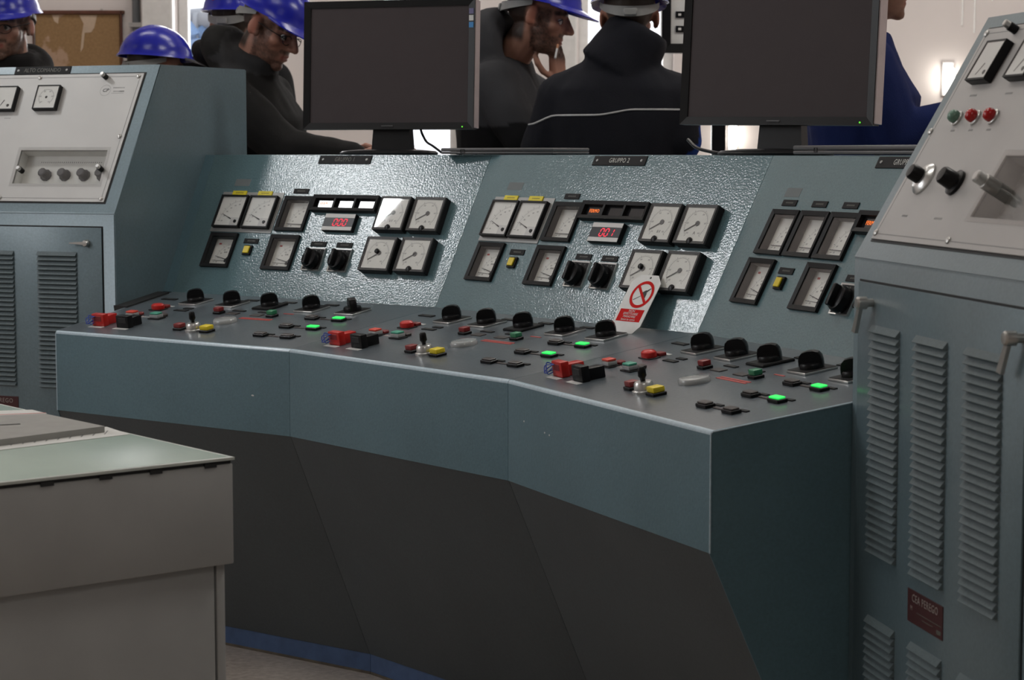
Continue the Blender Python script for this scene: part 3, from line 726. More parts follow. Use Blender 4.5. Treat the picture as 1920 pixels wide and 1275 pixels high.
    for i, u in enumerate((-.250, -.124, .003, .140, .270)):
        desk_switch(con, fd, u - (.012 if k == 2 and i > 1 else 0) - (.006 if k == 0 else 0), .352, radians(rots[i]), i == 2, 'black pistol-grip rotary switch')
        if i in (1, 2, 3): small_label(con, fd, u + .012, .405, .040, .012)
    small_label(con, fd, -.366, .367, .050, .014); small_label(con, fd, -.220, .264, .044, .012); small_label(con, fd, -.217, .286, .030, .010, lettering=False)
    # mushroom stop button
    m = fd.mat(-.297, .260)
    b = add('stop_button', 'stop', mk(lambda bm: box(bm, -.022, .022, -.013, .013, 0, .002, .0005)), 'black', m, con, label='red oval stop button')
    add('cap', 'stopc', mk(lambda bm: lathe(bm, [(.0185, .002), (.0195, .006), (.0185, .012), (.014, .015), (.004, .0162)], 24, sx=1, sy=.72)), 'red', m, b, 40)
    add('side_lens', 'stopl', mk(lambda bm: box(bm, -.012, .012, .016, .032, 0, .007, .002, seg=2)), 'reddark', m, b)
    add('paper_label', 'stopp', mk(lambda bm: box(bm, -.008, .016, .034, .042, 0, .0005)), 'white', m, b)
    # red and green tall buttons
    for u, c, l2, lb in ((-.300, 'redbright', 'reddark', 'orange-red push button with clear skirt'), (-.216, 'greenpale', 'brown', 'pale green push button with clear skirt')):
        m = fd.mat(u, .176)
        b = add('push_button', 'tb', mk(lambda bm: box(bm, -.020, .020, -.012, .012, 0, .0025, .0006)), 'black', m, con, label=lb)
        add('skirt', 'tbs', mk(lambda bm: box(bm, -.0145, .0145, -.010, .010, .0025, .011, .002, seg=2)), 'clearcap', m, b, 40)
        add('cap', ('tbc', c), mk(lambda bm: box(bm, -.0135, .0135, -.0092, .0092, .011, .0155, .0018, seg=2)), c, m, b, 40)
        add('side_lens', ('tbl', l2), mk(lambda bm: box(bm, -.011, .011, .014, .030, 0, .007, .0018)), l2, m, b)
    add('white_label', 'wl1', mk(lambda bm: box(bm, -.018, .018, -.005, .005, 0, .0012)), 'clearcap', fd.mat(-.258, .182), con)
    push_button(con, fd, -.088, .262, 'reddark', 'small dark red push button')
    push_button(con, fd, .086, .264, 'green', 'small green push button')
    small_label(con, fd, -.046, .266, .034, .018, 'brown', False); small_label(con, fd, -.052, .296, .040, .010)
    small_label(con, fd, .034, .266, .034, .018, 'brown', False); small_label(con, fd, .034, .297, .044, .010)
    add('red_strip', 'rs', mk(lambda bm: (box(bm, -.050, .050, -.0075, -.003, 0, .0008), box(bm, -.050, .050, .001, .0055, 0, .0008))), 'print_red', fd.mat(.062, .233), con)
    add('red_strip', 'rs2', mk(lambda bm: box(bm, -.016, .016, -.002, .002, 0, .0008)), 'print_red', fd.mat(.108, .298), con)
    # clear lamp dome
    m = fd.mat(.006, .186)
    b = add('round_lens', 'dome', mk(lambda bm: lathe(bm, [(.029, 0), (.029, .006), (.0265, .009), (.020, .0098), (.001, .0100)], 32)), 'clearcap', m, con, 40, 'round clear disc set in the worktop')
    # joystick between red and yellow buttons
    push_button(con, fd, -.050, .092, 'reddark', 'dark red button left of the joystick', .026, .024, rise=.010)
    push_button(con, fd, .040, .091, 'ybtn', 'yellow button right of the joystick', .030, .027, rise=.010)
    m = fd.mat(-.002, .090)
    b = add('joystick', 'joy', mk(lambda bm: lathe(bm, [(.021, 0), (.021, .0045), (.0175, .006), (.0170, .017), (.0145, .020), (.005, .0208)], 28)), 'silver', m, con, 40, 'small chrome joystick switch')
    add('stick', 'joys', mk(lambda bm: lathe(bm, [(.0045, .020), (.0050, .026), (.0078, .030), (.0068, .043), (.0050, .046)], 16)), 'black', m, b, 40)
    # indicator pairs with tie labels
    for v, lit in ((.265, True), (.176, True), (.089, False)):
        du = -.012 if k == 2 and v > .2 else 0
        indicator(con, fd, .213 + du, v, 'brown', 'unlit brown indicator lamp')
        indicator(con, fd, .296 + du, v, 'litgreen' if lit else 'brown', 'lit green indicator lamp' if lit else 'unlit brown indicator lamp')
        small_label(con, fd, .2545 + du, v + .004, .042, .006, 'brown', False); small_label(con, fd, .226 + du, v + .018, .024, .008, lettering=False); small_label(con, fd, .305 + du, v + .018, .024, .008, lettering=False)
    fuse_carrier(con, fd, -.305, 'red', True); fuse_carrier(con, fd, -.220, 'black', False)
    return con
SECT = [build_section(k) for k in range(3)]

# filler between the left cabinet and the first section
fp0 = panel_frame(0)
bm = bm_new()
bl, tl = -.4386, -.4627
quadbox(bm, [(bl - .036, 0, -.004), (bl, 0, -.004), (tl, PANEL_L, -.004), (tl - .036, PANEL_L, -.004), (bl - .036, 0, -.0005), (bl, 0, -.0005), (tl, PANEL_L, -.0005), (tl - .036, PANEL_L, -.0005)])
link('filler_strip', bm_mesh(bm, 'filler_strip', 'paint_smooth'), fp0.mat(), SECT[0])
fd0 = desk_frame(0)
bm = bm_new()
quadbox(bm, [(fd0.loc(p)[0] + du, fd0.loc(p)[1], h) for h in (-.012, .004) for p, du in ((Cp(0, .262, ZD), -.040), (Cp(0, .262, ZD), 0.008), (Cp(0, .435, ZD), 0.008), (Cp(0, .435, ZD), -.040))])
link('gasket_strip', bm_mesh(bm, 'gasket_strip', 'gasket'), fd0.mat(), SECT[0])
# paper slip behind a switch on the right section
bm = bm_new(); box(bm, -.036, .036, -.022, .022, 0, .0004)
link('paper_slip', bm_mesh(bm, 'paper_slip', 'paper'), desk_frame(2).mat(.205, .418, .0003, .1), SECT[2], 'white paper slip behind a switch')
# blobs of chipped paint on the aprons
for k, u, z in ((0, .27, .66), (2, -.31, .70), (2, -.22, .69), (2, -.20, .688)):
    A, B = Cp(k, 0, z), Cp(k + 1, 0, z); fr = Fr((A + B) / 2, B - A, (0, 0, 1))
    bm = bm_new(); cyl(bm, (0, 0), .003, .002, 0, .0004, 8, sx=1.5 if k == 0 else .8, sy=.6)
    link('paint_chip', bm_mesh(bm, 'paint_chip', 'white'), fr.mat(u, 0, 0), SECT[k])

# ================================================================== WARNING TAG leaning on section 2
fd1, fp1 = desk_frame(1), panel_frame(1)
Bt = fd1.mat(.273, .394).translation; Tt = fp1.mat(.262, .115, .027).translation
ft = Fr(Bt, fd1.U, Tt - Bt)
tag = link('warning_tag', None, ft.mat(), None, 'white and red prohibition tag leaning against the GRUPPO 2 meters', 'warning tag')
bm = bm_new(); c = -.002; w = .0445
prism(bm, [(c - w + .020, 0), (c + w - .014, 0), (c + w, .018), (c + w, .121), (c + w - .018, .1395), (c - w + .018, .1395), (c - w, .121), (c - w, .020)], -.0006, .0006)
link('card', bm_mesh(bm, 'card', plain('tag_white', (.74, .74, .73), .6, spec=.2)), ft.mat(), tag)
def flat_ring(bm, cx, cy, r0, r1, z, seg=40):
    a = ring(bm, [(cx + r0 * cos(2 * pi * i / seg), cy + r0 * sin(2 * pi * i / seg), z) for i in range(seg)]); b = ring(bm, [(cx + r1 * cos(2 * pi * i / seg), cy + r1 * sin(2 * pi * i / seg), z) for i in range(seg)])
    skin_rings(bm, [a, b], caps=False)
M['tag_red'] = plain('tag_red', (.56, .014, .014), .7, spec=.1)
bm = bm_new(); flat_ring(bm, .0028, .0925, .0255, .0325, .0010)
bar(bm, (.0028 - .019, .0925 + .019), (.0028 + .019, .0925 - .019), .0031, .0031, .0009, .0002)
link('prohibition_sign', bm_mesh(bm, 'prohibition_sign', 'tag_red'), ft.mat(), tag, 'red prohibition ring with diagonal bar')
bm = bm_new(); bar(bm, (-.016, .079), (.006, .092), .0008, .0005, .0008, .0001); bar(bm, (.004, .094), (.013, .099), .0045, .0055, .0008, .0001); bar(bm, (.010, .098), (.022, .108), .003, .001, .0008, .0001); bar(bm, (.012, .094), (.014, .080), .0035, .0020, .0008, .0001)
link('hand_pictogram', bm_mesh(bm, 'hand_pictogram', 'print'), ft.mat(), tag)
bm = bm_new(); box(bm, -.0385, .0330, .0275, .0565, .0006, .0009)
link('red_field', bm_mesh(bm, 'red_field', 'tag_red'), ft.mat(), tag)
for i, (s, sz) in enumerate((('NON', .0078), ('EFFETTUARE', .0078), ('MANOVRE', .0078), ('lavori in corso', .0072))):
    link('lettering', text_mesh(s, sz, 'white', squeeze=1.0), ft.mat(-.0028, .0522 - i * .0068, .0010), tag)
bm = bm_new(); cyl(bm, (.005, .133), .0026, .0026, .0006, .0008, 12); link('eyelet_hole', bm_mesh(bm, 'eyelet_hole', 'black_matt'), ft.mat(), tag)

# ================================================================== TALL CABINETS AT BOTH ENDS
Zv = Vector((0, 0, 1))
def slat_mesh(w):
    bm = bm_new(); a = .0052; b = -.0056; h = .0075
    v = [bm.verts.new(p) for p in ((-w / 2, a, 0), (w / 2, a, 0), (w / 2 - .001, b + .001, h), (-w / 2 + .001, b + .001, h), (-w / 2, b, 0), (w / 2, b, 0), (-w / 2 + .004, b, h - .0008), (w / 2 - .004, b, h - .0008))]
    for f in ((0, 1, 2, 3), (3, 2, 7, 6), (6, 7, 5, 4), (0, 3, 6, 4), (1, 5, 7, 2)): bm.faces.new([v[i] for i in f])
    return bm
def thumb_screw(par, m, big=False):
    s = 1.6 if big else 1.0
    b = add('thumb_screw', ('ts', big), mk(lambda bm: lathe(bm, [(.0072 * s, 0), (.0072 * s, .014 * s), (.005 * s, .015 * s)], 16)), 'zinc' if big else 'black', m, par, 40)
    add('screw_tip', ('tst', big), mk(lambda bm: lathe(bm, [(.0058 * s, .014 * s), (.0058 * s, .022 * s), (.0045 * s, .0235 * s)], 16)), 'silver', m, b, 40)
def small_screw(par, m):
    add('screw', 'sscr', mk(lambda bm: lathe(bm, [(.0056, 0), (.0056, .0022), (.0036, .0036)], 14)), 'zinc', m, par, 40)
def meter72(par, m, lab, kind):
    h = .0355
    b = add('panel_meter', 'm72', mk(lambda bm: (box(bm, -h, h, -h, h, 0, .012, .001), frame_ring(bm, -h + .0005, h - .0005, -h + .0005, h - .0005, .0028, .011, .0145))), 'bezel', m, par, label=lab)
    add('dial', 'm72d', mk(lambda bm: box(bm, -h + .003, h - .003, -h + .003, h - .003, .012, .0128)), 'dial', m, b)
    if kind == 'dot':
        add('pivot', 'm72p', mk(lambda bm: cyl(bm, (0, 0), .0038, .003, .0128, .0138, 14)), 'black', m, b)
        add('scale_marks', 'm72m', lambda: circle_marks(.024, .0128), 'print_grey', m, b)
    else:
        add('needle', 'm72n', mk(lambda bm: bar(bm, (.004, -.006), (-.008, -.026) if kind == 'down' else (.010, .006), .0012, .0006, .0130, .0006)), 'needle_grey', m, b)
        add('pivot', 'm72p2', mk(lambda bm: cyl(bm, (.018, -.022), .0042, .0035, .0128, .0138, 14)), 'black', m, b)
    add('glass', 'm72g', mk(lambda bm: box(bm, -h + .003, h - .003, -h + .003, h - .003, .0138, .0142)), 'glass', m, b)

def print_dash(par, m, w=.022, n=6, mat='print_grey'):
    add('legend', ('pd', w, n, mat), mk(lambda bm: [bar(bm, (-w / 2 + i * w / n, -.0016), (-w / 2 + i * w / n + .0006, .0018), .0011, .0009, 0, .0002) for i in range(n)]), mat, m, par)

def build_cabinet(side):
    L = side == 'L'
    if L:
        am = A0 - .5 * STEP; U = Vector((sin(am), -cos(am), 0)); P = Cp(0, .2688, 0) - .035 * U; zk, zt, dts, W = CAM_H - .1545, CAM_H + .226, .1907, .68
        ra, rb = radial(0), radial(-1); sg = -1
    else:
        U = Vector((.185, -.9827, 0)).normalized(); P = Cp(3, .2406, 0); zk, zt, dts, W = CAM_H - .1633, CAM_H + .2124, .2278, .665
        ra = radial(3); am = atan2(-U.x, -U.y); on = Vector((-U.y, U.x, 0)); d = ra.angle(on); rb = on.copy(); rb.rotate(Euler((0, 0, -d))); sg = 1
    P.z = 0; Q = P + U * W * sg
    cab = thing('control_cabinet', (P + Q) / 2, 'tall blue-grey cabinet at the left end with small meters and a clear knob window' if L else
                'tall blue-grey louvred cabinet at the right edge with red and green signal lamps', 'cabinet', 'tall cabinets at the ends of the control desk')
    org = WM[cab.name].translation
    prof = [(0, 0), (0, zk - .002), (.001, zk), (dts - .001, zt - .002), (dts + .002, zt), (.56, zt), (.56, 0)]
    bm = bm_new()
    # front below the knee is a frame with the door opening left solid; one folded body
    R = [ring(bm, [p0 + r * t + Zv * z - org for t, z in prof]) for p0, r in ((P, ra), (Q, rb))]
    skin_rings(bm, R)
    bmesh.ops.bevel(bm, geom=[e for e in bm.edges if e.calc_length() > .3], offset=.0025, segments=2, affect='EDGES')
    fs = Fr(P + Zv * zk, U, (P + ra * dts + Zv * zt) - (P + Zv * zk)); ff = Fr(P + Zv * zk, U, Zv)
    big = [f for f in bm.faces if f.normal.dot(fs.N) ** 2 > .99 and f.calc_area() > .1]
    bmesh.ops.delete(bm, geom=big, context='FACES_ONLY')
    link('body', bm_mesh(bm, 'body', 'paint_cab', 40), WM[cab.name].copy(), cab)
    # door, proud of the frame by a sheet thickness with a shadow gap round it
    d0, d1 = (.038, W - .035) if L else (.031, W - .034)
    u0, u1 = sorted((sg * d0, sg * d1))
    add('door_gap', ('dgap', side), mk(lambda bm: box(bm, u0 - .003, u1 + .003, -.99, -.033, .0, .0006)), 'gasket', ff.mat(), cab)
    door = add('door', ('door', side), mk(lambda bm: box(bm, u0, u1, -.985, -.0365, .0003, .004, .001, seg=2)), 'paint_cab', ff.mat(), cab, 40)
    cols = [(-.232, -.112), (-.424, -.304), (-.616, -.496)] if L else [(.094, .207), (.269, .384), (.449, .565)]
    for a, b in cols:
        me = cached(('slat', round(b - a, 3)), lambda: bm_mesh(slat_mesh(b - a), 'slat', 'paint_slat'))
        for top, n in ((-.0985, 29), (-.549, 16)):
            if L and top < -.5: continue
            for i in range(n): link('slat', me, ff.mat((a + b) / 2, top - .006 - i * .01213, .004), door)
    # maker's plate
    mu = -.365 if L else .323
    m = ff.mat(mu, -.4965 if not L else -.503, .004)
    pl = add('maker_plate', 'mplate', mk(lambda bm: box(bm, -.065, .065, -.0245, .0245, 0, .0012, .0004)), 'maroon', m, cab, label='maroon maker plate reading CEA PEREGO')
    link('lettering', text_mesh('CEA PEREGO', .0165, 'engrave_plate', space=1.12, squeeze=.92), m @ Matrix.Translation((0, .0125, .0012)), pl)
    link('lettering', text_mesh('M', .010, 'engrave_plate'), m @ Matrix.Translation((-.050, -.003, .0012)), pl)
    add('plate_lines', 'mpl', mk(lambda bm: (bar(bm, (-.030, -.006), (.060, -.006), .0006, .0006, .0012, .0001), bar(bm, (-.010, -.0125), (.030, -.0125), .0006, .0006, .0012, .0001), box(bm, .044, .060, -.019, -.013, .0012, .0014))), 'engrave_dim', m, pl)
    # silver plate on the slope
    inset_b, inset_t, v0, v1 = (.039, .0155, .030, .398) if L else (.036, .012, .033, .412)
    Lp = v1 - v0; um = sg * W / 2
    slope_len = ((P + ra * dts + Zv * zt) - (P + Zv * zk)).length
    wb, wt = W - 2 * inset_b, W - 2 * inset_t
    hole = [(-.331, -.066, .080, .176)] if L else [(.350, W - .06, .083, .183)]
    hl = [(a - um, b - um, c - v0, d - v0) for a, b, c, d in hole]
    Ls = slope_len * (fs.V.dot((P + ra * dts + Zv * zt) - (P + Zv * zk)) / slope_len); Wt = W + 2 * abs(fs.U.dot((P + ra * dts) - P))
    hs = [(a - um, b - um, c, d) for a, b, c, d in hole]
    link('slope_panel', bm_mesh(holed_sheet(W - .002, Wt - .002, Ls, hs, .002), 'slope_panel', 'paint_cab'), fs.mat(um, 0), cab)
    bm = holed_sheet(wb + .009, wt + .009, Lp + .0085, [(a, b, c + .004, d + .004) for a, b, c, d in hl], .001)
    if False: quadbox(bm, [(sx * (wb / 2 + e), -e * .9, h) if j < 2 else (sx * (wt / 2 + e), Lp + e, h) for h in (.0, .0010) for j, sx, e in ((0, -1, .0045), (1, 1, .0045), (2, 1, .0045), (3, -1, .0045))])
    link('plate_gap', bm_mesh(bm, 'plate_gap', 'gasket'), fs.mat(um, v0 - .004, .001), cab)
    bm = holed_sheet(wb, wt, Lp, hl, .0025)
    plate = link('instrument_plate', bm_mesh(bm, 'instrument_plate', 'alu' if L else 'alu_dull'), fs.mat(um, v0, .0038), cab)
    # engraved border line
    bm = bm_new(); e = .009
    c4 = [(-wb / 2 + e, e), (wb / 2 - e, e), (wt / 2 - e, Lp - e), (-wt / 2 + e, Lp - e)]
    for i in range(4): bar(bm, c4[i], c4[(i + 1) % 4], .0006, .0006, .0, .0002)
    link('border_line', bm_mesh(bm, 'border_line', 'print_grey'), fs.mat(um, v0, .0038), plate)
    for a, b, c, d in hole:
        bm = bm_new(); frame_ring(bm, a - .003, b + .003, c - .003, d + .003, .003, -.032, .002); box(bm, a - .003, b + .003, c - .003, d + .003, -.034, -.032)
        link('window_well', bm_mesh(bm, 'window_well', 'dial' if L else 'alu2'), fs.mat(), cab)
        bm = bm_new(); box(bm, a - .008, b + .008, c - .008, d + .008, .0042, .0056)
        link('window_cover', bm_mesh(bm, 'window_cover', 'cover'), fs.mat(), cab, 'clear plastic cover over small knobs')
    H0 = .0038
    if L:
        meter72(cab, fs.mat(-.288, .325, H0), 'small square meter with a central pivot', 'dot'); meter72(cab, fs.mat(-.4205, .3235, H0), 'small square meter with a needle', 'down')
        for i, u in enumerate((-.268, -.209, -.150, -.095)):
            m = fs.mat(u + .008, .120, -.032)
            add('control_knob', 'lk', mk(lambda bm: lathe(bm, [(.0165, 0), (.0165, .004), (.0130, .006), (.0122, .022), (.009, .0240)], 10)), 'laptop' if i < 3 else 'alu2', m, cab, 30)
        print_dash(cab, fs.mat(-.190, .158, -.0318), .19, 30)
        for u, v in ((-.308, .114), (-.068, .120), (-.128, .387)): thumb_screw(cab, fs.mat(u, v, .0056 if v < .3 else H0))
        for u, v in ((-.334, .389), (-.030, .389), (-.041, .215), (-.049, .039), (-.357, .039), (-W + .03, .389), (-W + .049, .039)): small_screw(cab, fs.mat(u, v, H0))
        m = fs.mat(-.120, .349, H0)
        add('maker_logo', 'lg', mk(lambda bm: flat_ring(bm, 0, 0, .0152, .0160, .0003)), 'print_grey', m, cab)
        link('lettering', text_mesh('CP', .0135, 'print', shear=.25, squeeze=1.15), m @ Matrix.Translation((0, 0, .0002)), cab)
        print_dash(cab, fs.mat(-.079, .3565, H0), .036, 9); print_dash(cab, fs.mat(-.084, .346, H0), .020, 5); print_dash(cab, fs.mat(-.0675, .346, H0), .014, 4, 'print')
        add('legend_line', 'll', mk(lambda bm: bar(bm, (-.019, 0), (.019, 0), .0004, .0004, 0, .0002)), 'print_grey', fs.mat(-.081, .3405, H0), cab)
        m = fs.mat(-.334, .4125, 0)
        n = add('nameplate', 'npl', mk(lambda bm: box(bm, -.0875, .0875, -.0115, .0115, 0, .0022, .0004)), 'darklabel', m, cab)
        for s in (-1, 1): add('screw', 'nps', None, 'alu', m @ Matrix.Translation((s * .076, 0, 0)), n)
        link('lettering', text_mesh('ALTO COMANDO', .0165, 'engrave_dim', squeeze=.86), m @ Matrix.Translation((0, 0, .0022)), n)
        print_dash(cab, fs.mat(-.40, .270, H0), .02, 4)
        # lever latch
        m = ff.mat(-.080, -.076, .004)
        b = add('door_latch', 'latL', mk(lambda bm: lathe(bm, [(.009, 0), (.009, .010), (.007, .014), (.001, .0145)], 18)), 'zinc', m, cab, 40)
        add('lever', 'latLl', mk(lambda bm: quadbox(bm, [(x, y, z) for z in (.010, .014) for x, y in ((.004, -.0045), (.004, .0045), (-.046, .0012), (-.046, -.0012))])), 'zinc', m, b)
    else:
        meter72(cab, fs.mat(.114, .343, H0), 'small square meter with a short needle', 'short'); meter72(cab, fs.mat(.250, .343, H0), 'small square meter half out of view', 'short')
        for u, c, lb in ((.103, 'green_lens', 'grey-green signal lamp'), (.169, 'led_lamp_red', 'red signal lamp'), (.233, 'led_lamp_red', 'red signal lamp')):
            m = fs.mat(u, .247, H0)
            b = add('signal_lamp', 'slr', mk(lambda bm: lathe(bm, [(.0125, 0), (.0125, .003), (.0105, .0042)], 20)), 'zinc', m, cab, 40, lb)
            add('lens', ('sll', c), mk(lambda bm: lathe(bm, [(.0098, .003), (.0104, .009), (.0088, .014), (.005, .0168), (.0008, .0176)], 20)), c, m, b, 50)
            print_dash(cab, fs.mat(u + .008, .226, H0), .016, 4)
        for u, v, w in ((.111, .288, .026), (.238, .288, .026), (.118, .076, .022), (.247, .076, .030)): print_dash(cab, fs.mat(u, v, H0), w, 6)
        m = fs.mat(.112, .140, H0)
        b = add('dial_knob', 'dk1', mk(lambda bm: lathe(bm, [(.0265, 0), (.0265, .003), (.0200, .009), (.0150, .010)], 32)), 'silver', m, cab, 40, 'silver graduated dial with a black knob')
        add('knob', 'dk2', mk(lambda bm: lathe(bm, [(.0125, .008), (.0125, .025), (.0105, .028), (.001, .0285)], 18)), 'black', m, b, 40)
        m = fs.mat(.238, .135, H0)
        b = add('control_knob', 'dk3', mk(lambda bm: lathe(bm, [(.0205, 0), (.0205, .005), (.0145, .007), (.0135, .026), (.0115, .0285), (.001, .029)], 18)), 'black', m, cab, 40, 'black knob beside the silver dial')
        thumb_screw(cab, fs.mat(.388, .128, .0056), True); thumb_screw(cab, fs.mat(.128, .402, H0), False)
        for u, v in ((.020, .403), (.026, .225), (.044, .043), (.325, .043), (W - .03, .403), (W - .05, .043)): small_screw(cab, fs.mat(u, v, H0))
        for (u, v, h), nm in (((.093, -.066, .004), 0), ((.622, -.072, .004), 1)):
            m = ff.mat(u, v, h)
            b = add('door_latch', 'latR', mk(lambda bm: lathe(bm, [(.0065, 0), (.0065, .010), (.0098, .0105), (.0098, .024), (.0075, .0265), (.001, .027)], 20)), 'zinc', m, cab, 40)
            add('lever', 'latRl', mk(lambda bm: quadbox(bm, [(x, y, z) for z in (.016, .0215) for x, y in ((-.0045, .001), (.0045, -.003), (-.018, -.048), (-.032, -.046))])), 'zinc', m, b)
    return cab
M['engrave_plate'] = plain('maker_plate_letters', (.30, .27, .25), .5)
M['alu_dull'] = plain('dull_aluminium_plate', (.44, .425, .415), .5, metal=.2, var=.05, scale=6)
M['cover'] = clear_glass('plastic_cover', .05, (.96, .96, .96))
CAB = [build_cabinet('L'), build_cabinet('R')]

# ================================================================== FOREGROUND DESK
def on_plane(px, py, z):
    a = wpt(px, py, 1.0) - Vector((0, 0, CAM_H)); return a * ((z - CAM_H) / a.z) + Vector((0, 0, CAM_H))
ZW = .75
Cn = on_plane(440, 857, ZW); E1 = (on_plane(0, 757, ZW) - Cn).normalized(); E2 = Vector((E1.y, -E1.x, 0)) * 1.0
if E2.dot(on_plane(0, 908, ZW) - Cn) < 0: E2 = -E2
fw = Fr(Vector((Cn.x, Cn.y, 0)), E2, E1)      # u along E2, v along E1, n up
if fw.N.z < 0: fw = Fr(Vector((Cn.x, Cn.y, 0)), E1, E2)
SWAP = abs(fw.U.dot(E1)) > .9                  # which local axis runs to the back
desk = link('office_desk', None, fw.mat(), None, 'grey metal desk with a pale green top in the left foreground', 'desk')
LU, LV = (1.35, .80) if SWAP else (.80, 1.35)
def dbox(name, mat, *a, bev=.002, label=None):
    bm = bm_new(); box(bm, *a, bev, 0, 2); return link(name, bm_mesh(bm, name, mat, 40), fw.mat(), desk, label)
dbox('desk_top', 'desk_top', .006, LU - .006, .006, LV - .006, ZW - .012, ZW + .0006, bev=.0005)
bm = bm_new(); frame_ring(bm, 0, LU, 0, LV, .0075, ZW - .004, ZW, slope=-.0004); link('edge_strip', bm_mesh(bm, 'edge_strip', 'desk_edge'), fw.mat(), desk)
dbox('shadow_gap', 'gasket', .0045, LU - .0045, .0045, LV - .0045, ZW - .012, ZW - .004, bev=0)
dbox('apron', 'desk_grey', .002, LU - .002, .002, LV - .002, ZW - .160, ZW - .0095)
dbox('carcass', 'gasket', .020, LU - .02, .020, LV - .02, .03, ZW - .160, bev=0)
dbox('pedestal', 'desk_grey', *((.012, LU - .02, .030, LV - .02) if SWAP else (.030, LU - .02, .012, LV - .02)), .03, ZW - .160)
dbox('corner_post', 'desk_grey', .012, .0265, .012, .0265, .0, ZW - .160)
dbox('plinth', 'gasket', .06, LU - .06, .06, LV - .06, 0, .03)
for t in (.03, .12, .20, .29):
    bm = bm_new()
    if SWAP: box(bm, .0008, .0040, t, t + .020, ZW - .0125, ZW - .0060)
    else: box(bm, t, t + .020, .0008, .0040, ZW - .0125, ZW - .0060)
    link('clip', bm_mesh(bm, 'clip', 'gasket'), fw.mat(), desk)

def sheet(name, pts, z0, th, mat, label, cat, bev=0, extra=None):
    P = [on_plane(px, py, z0 + th) for px, py in pts]; c = sum(P, Vector()) / len(P); c.z = z0
    o = link(name, None, Matrix.Translation(c), None, label, cat)
    bm = bm_new(); skin_rings(bm, [ring(bm, [(p.x - c.x, p.y - c.y, z) for p in P]) for z in (0, th)])
    link('cover' if th > .002 else 'page', bm_mesh(bm, name, mat), WM[o.name].copy(), o)
    return o, c
ZP = ZW + .0008
s1, c1 = sheet('paper_sheet', [(-60, 851), (243, 814), (200, 800), (-60, 826)], ZP, .0006, 'paper', 'white printed sheet lying in front of the grey folder', 'paper')
bm = bm_new()
for i in range(9):
    a, b = on_plane(20 + i * 22, 835 - i * 2.6, ZP + .0007), on_plane(26 + i * 22, 828 - i * 2.6, ZP + .0007)
    bar(bm, (a.x - c1.x, a.y - c1.y), (b.x - c1.x, b.y - c1.y), .0012, .0012, .0006, .0001)
link('printing', bm_mesh(bm, 'printing', 'print_grey'), WM[s1.name].copy(), s1)
s2, c2 = sheet('grey_folder', [(-120, 838), (0, 824), (196, 799), (82, 775), (-120, 784)], ZP + .0008, .010, 'folder', 'thick grey folder on the pale green desk top', 'folder')
bm = bm_new(); a, b = on_plane(0, 797, ZP + .011), on_plane(38, 795, ZP + .011); bar(bm, (a.x - c2.x, a.y - c2.y), (b.x - c2.x, b.y - c2.y), .004, .004, .0101, .0006)
link('clasp', bm_mesh(bm, 'clasp', 'print'), WM[s2.name].copy(), s2)
s3, c3 = sheet('paper_sheet', [(-100, 784), (0, 779), (88, 775), (60, 768), (0, 770), (-100, 772)], ZP, .0006, 'paper', 'white sheet with a red edge behind the grey folder', 'paper')
bm = bm_new(); a, b = on_plane(0, 778, ZP), on_plane(86, 774.5, ZP); bar(bm, (a.x - c3.x, a.y - c3.y), (b.x - c3.x, b.y - c3.y), .003, .003, .0006, .0001)
link('red_edge', bm_mesh(bm, 'red_edge', 'print_red'), WM[s3.name].copy(), s3)

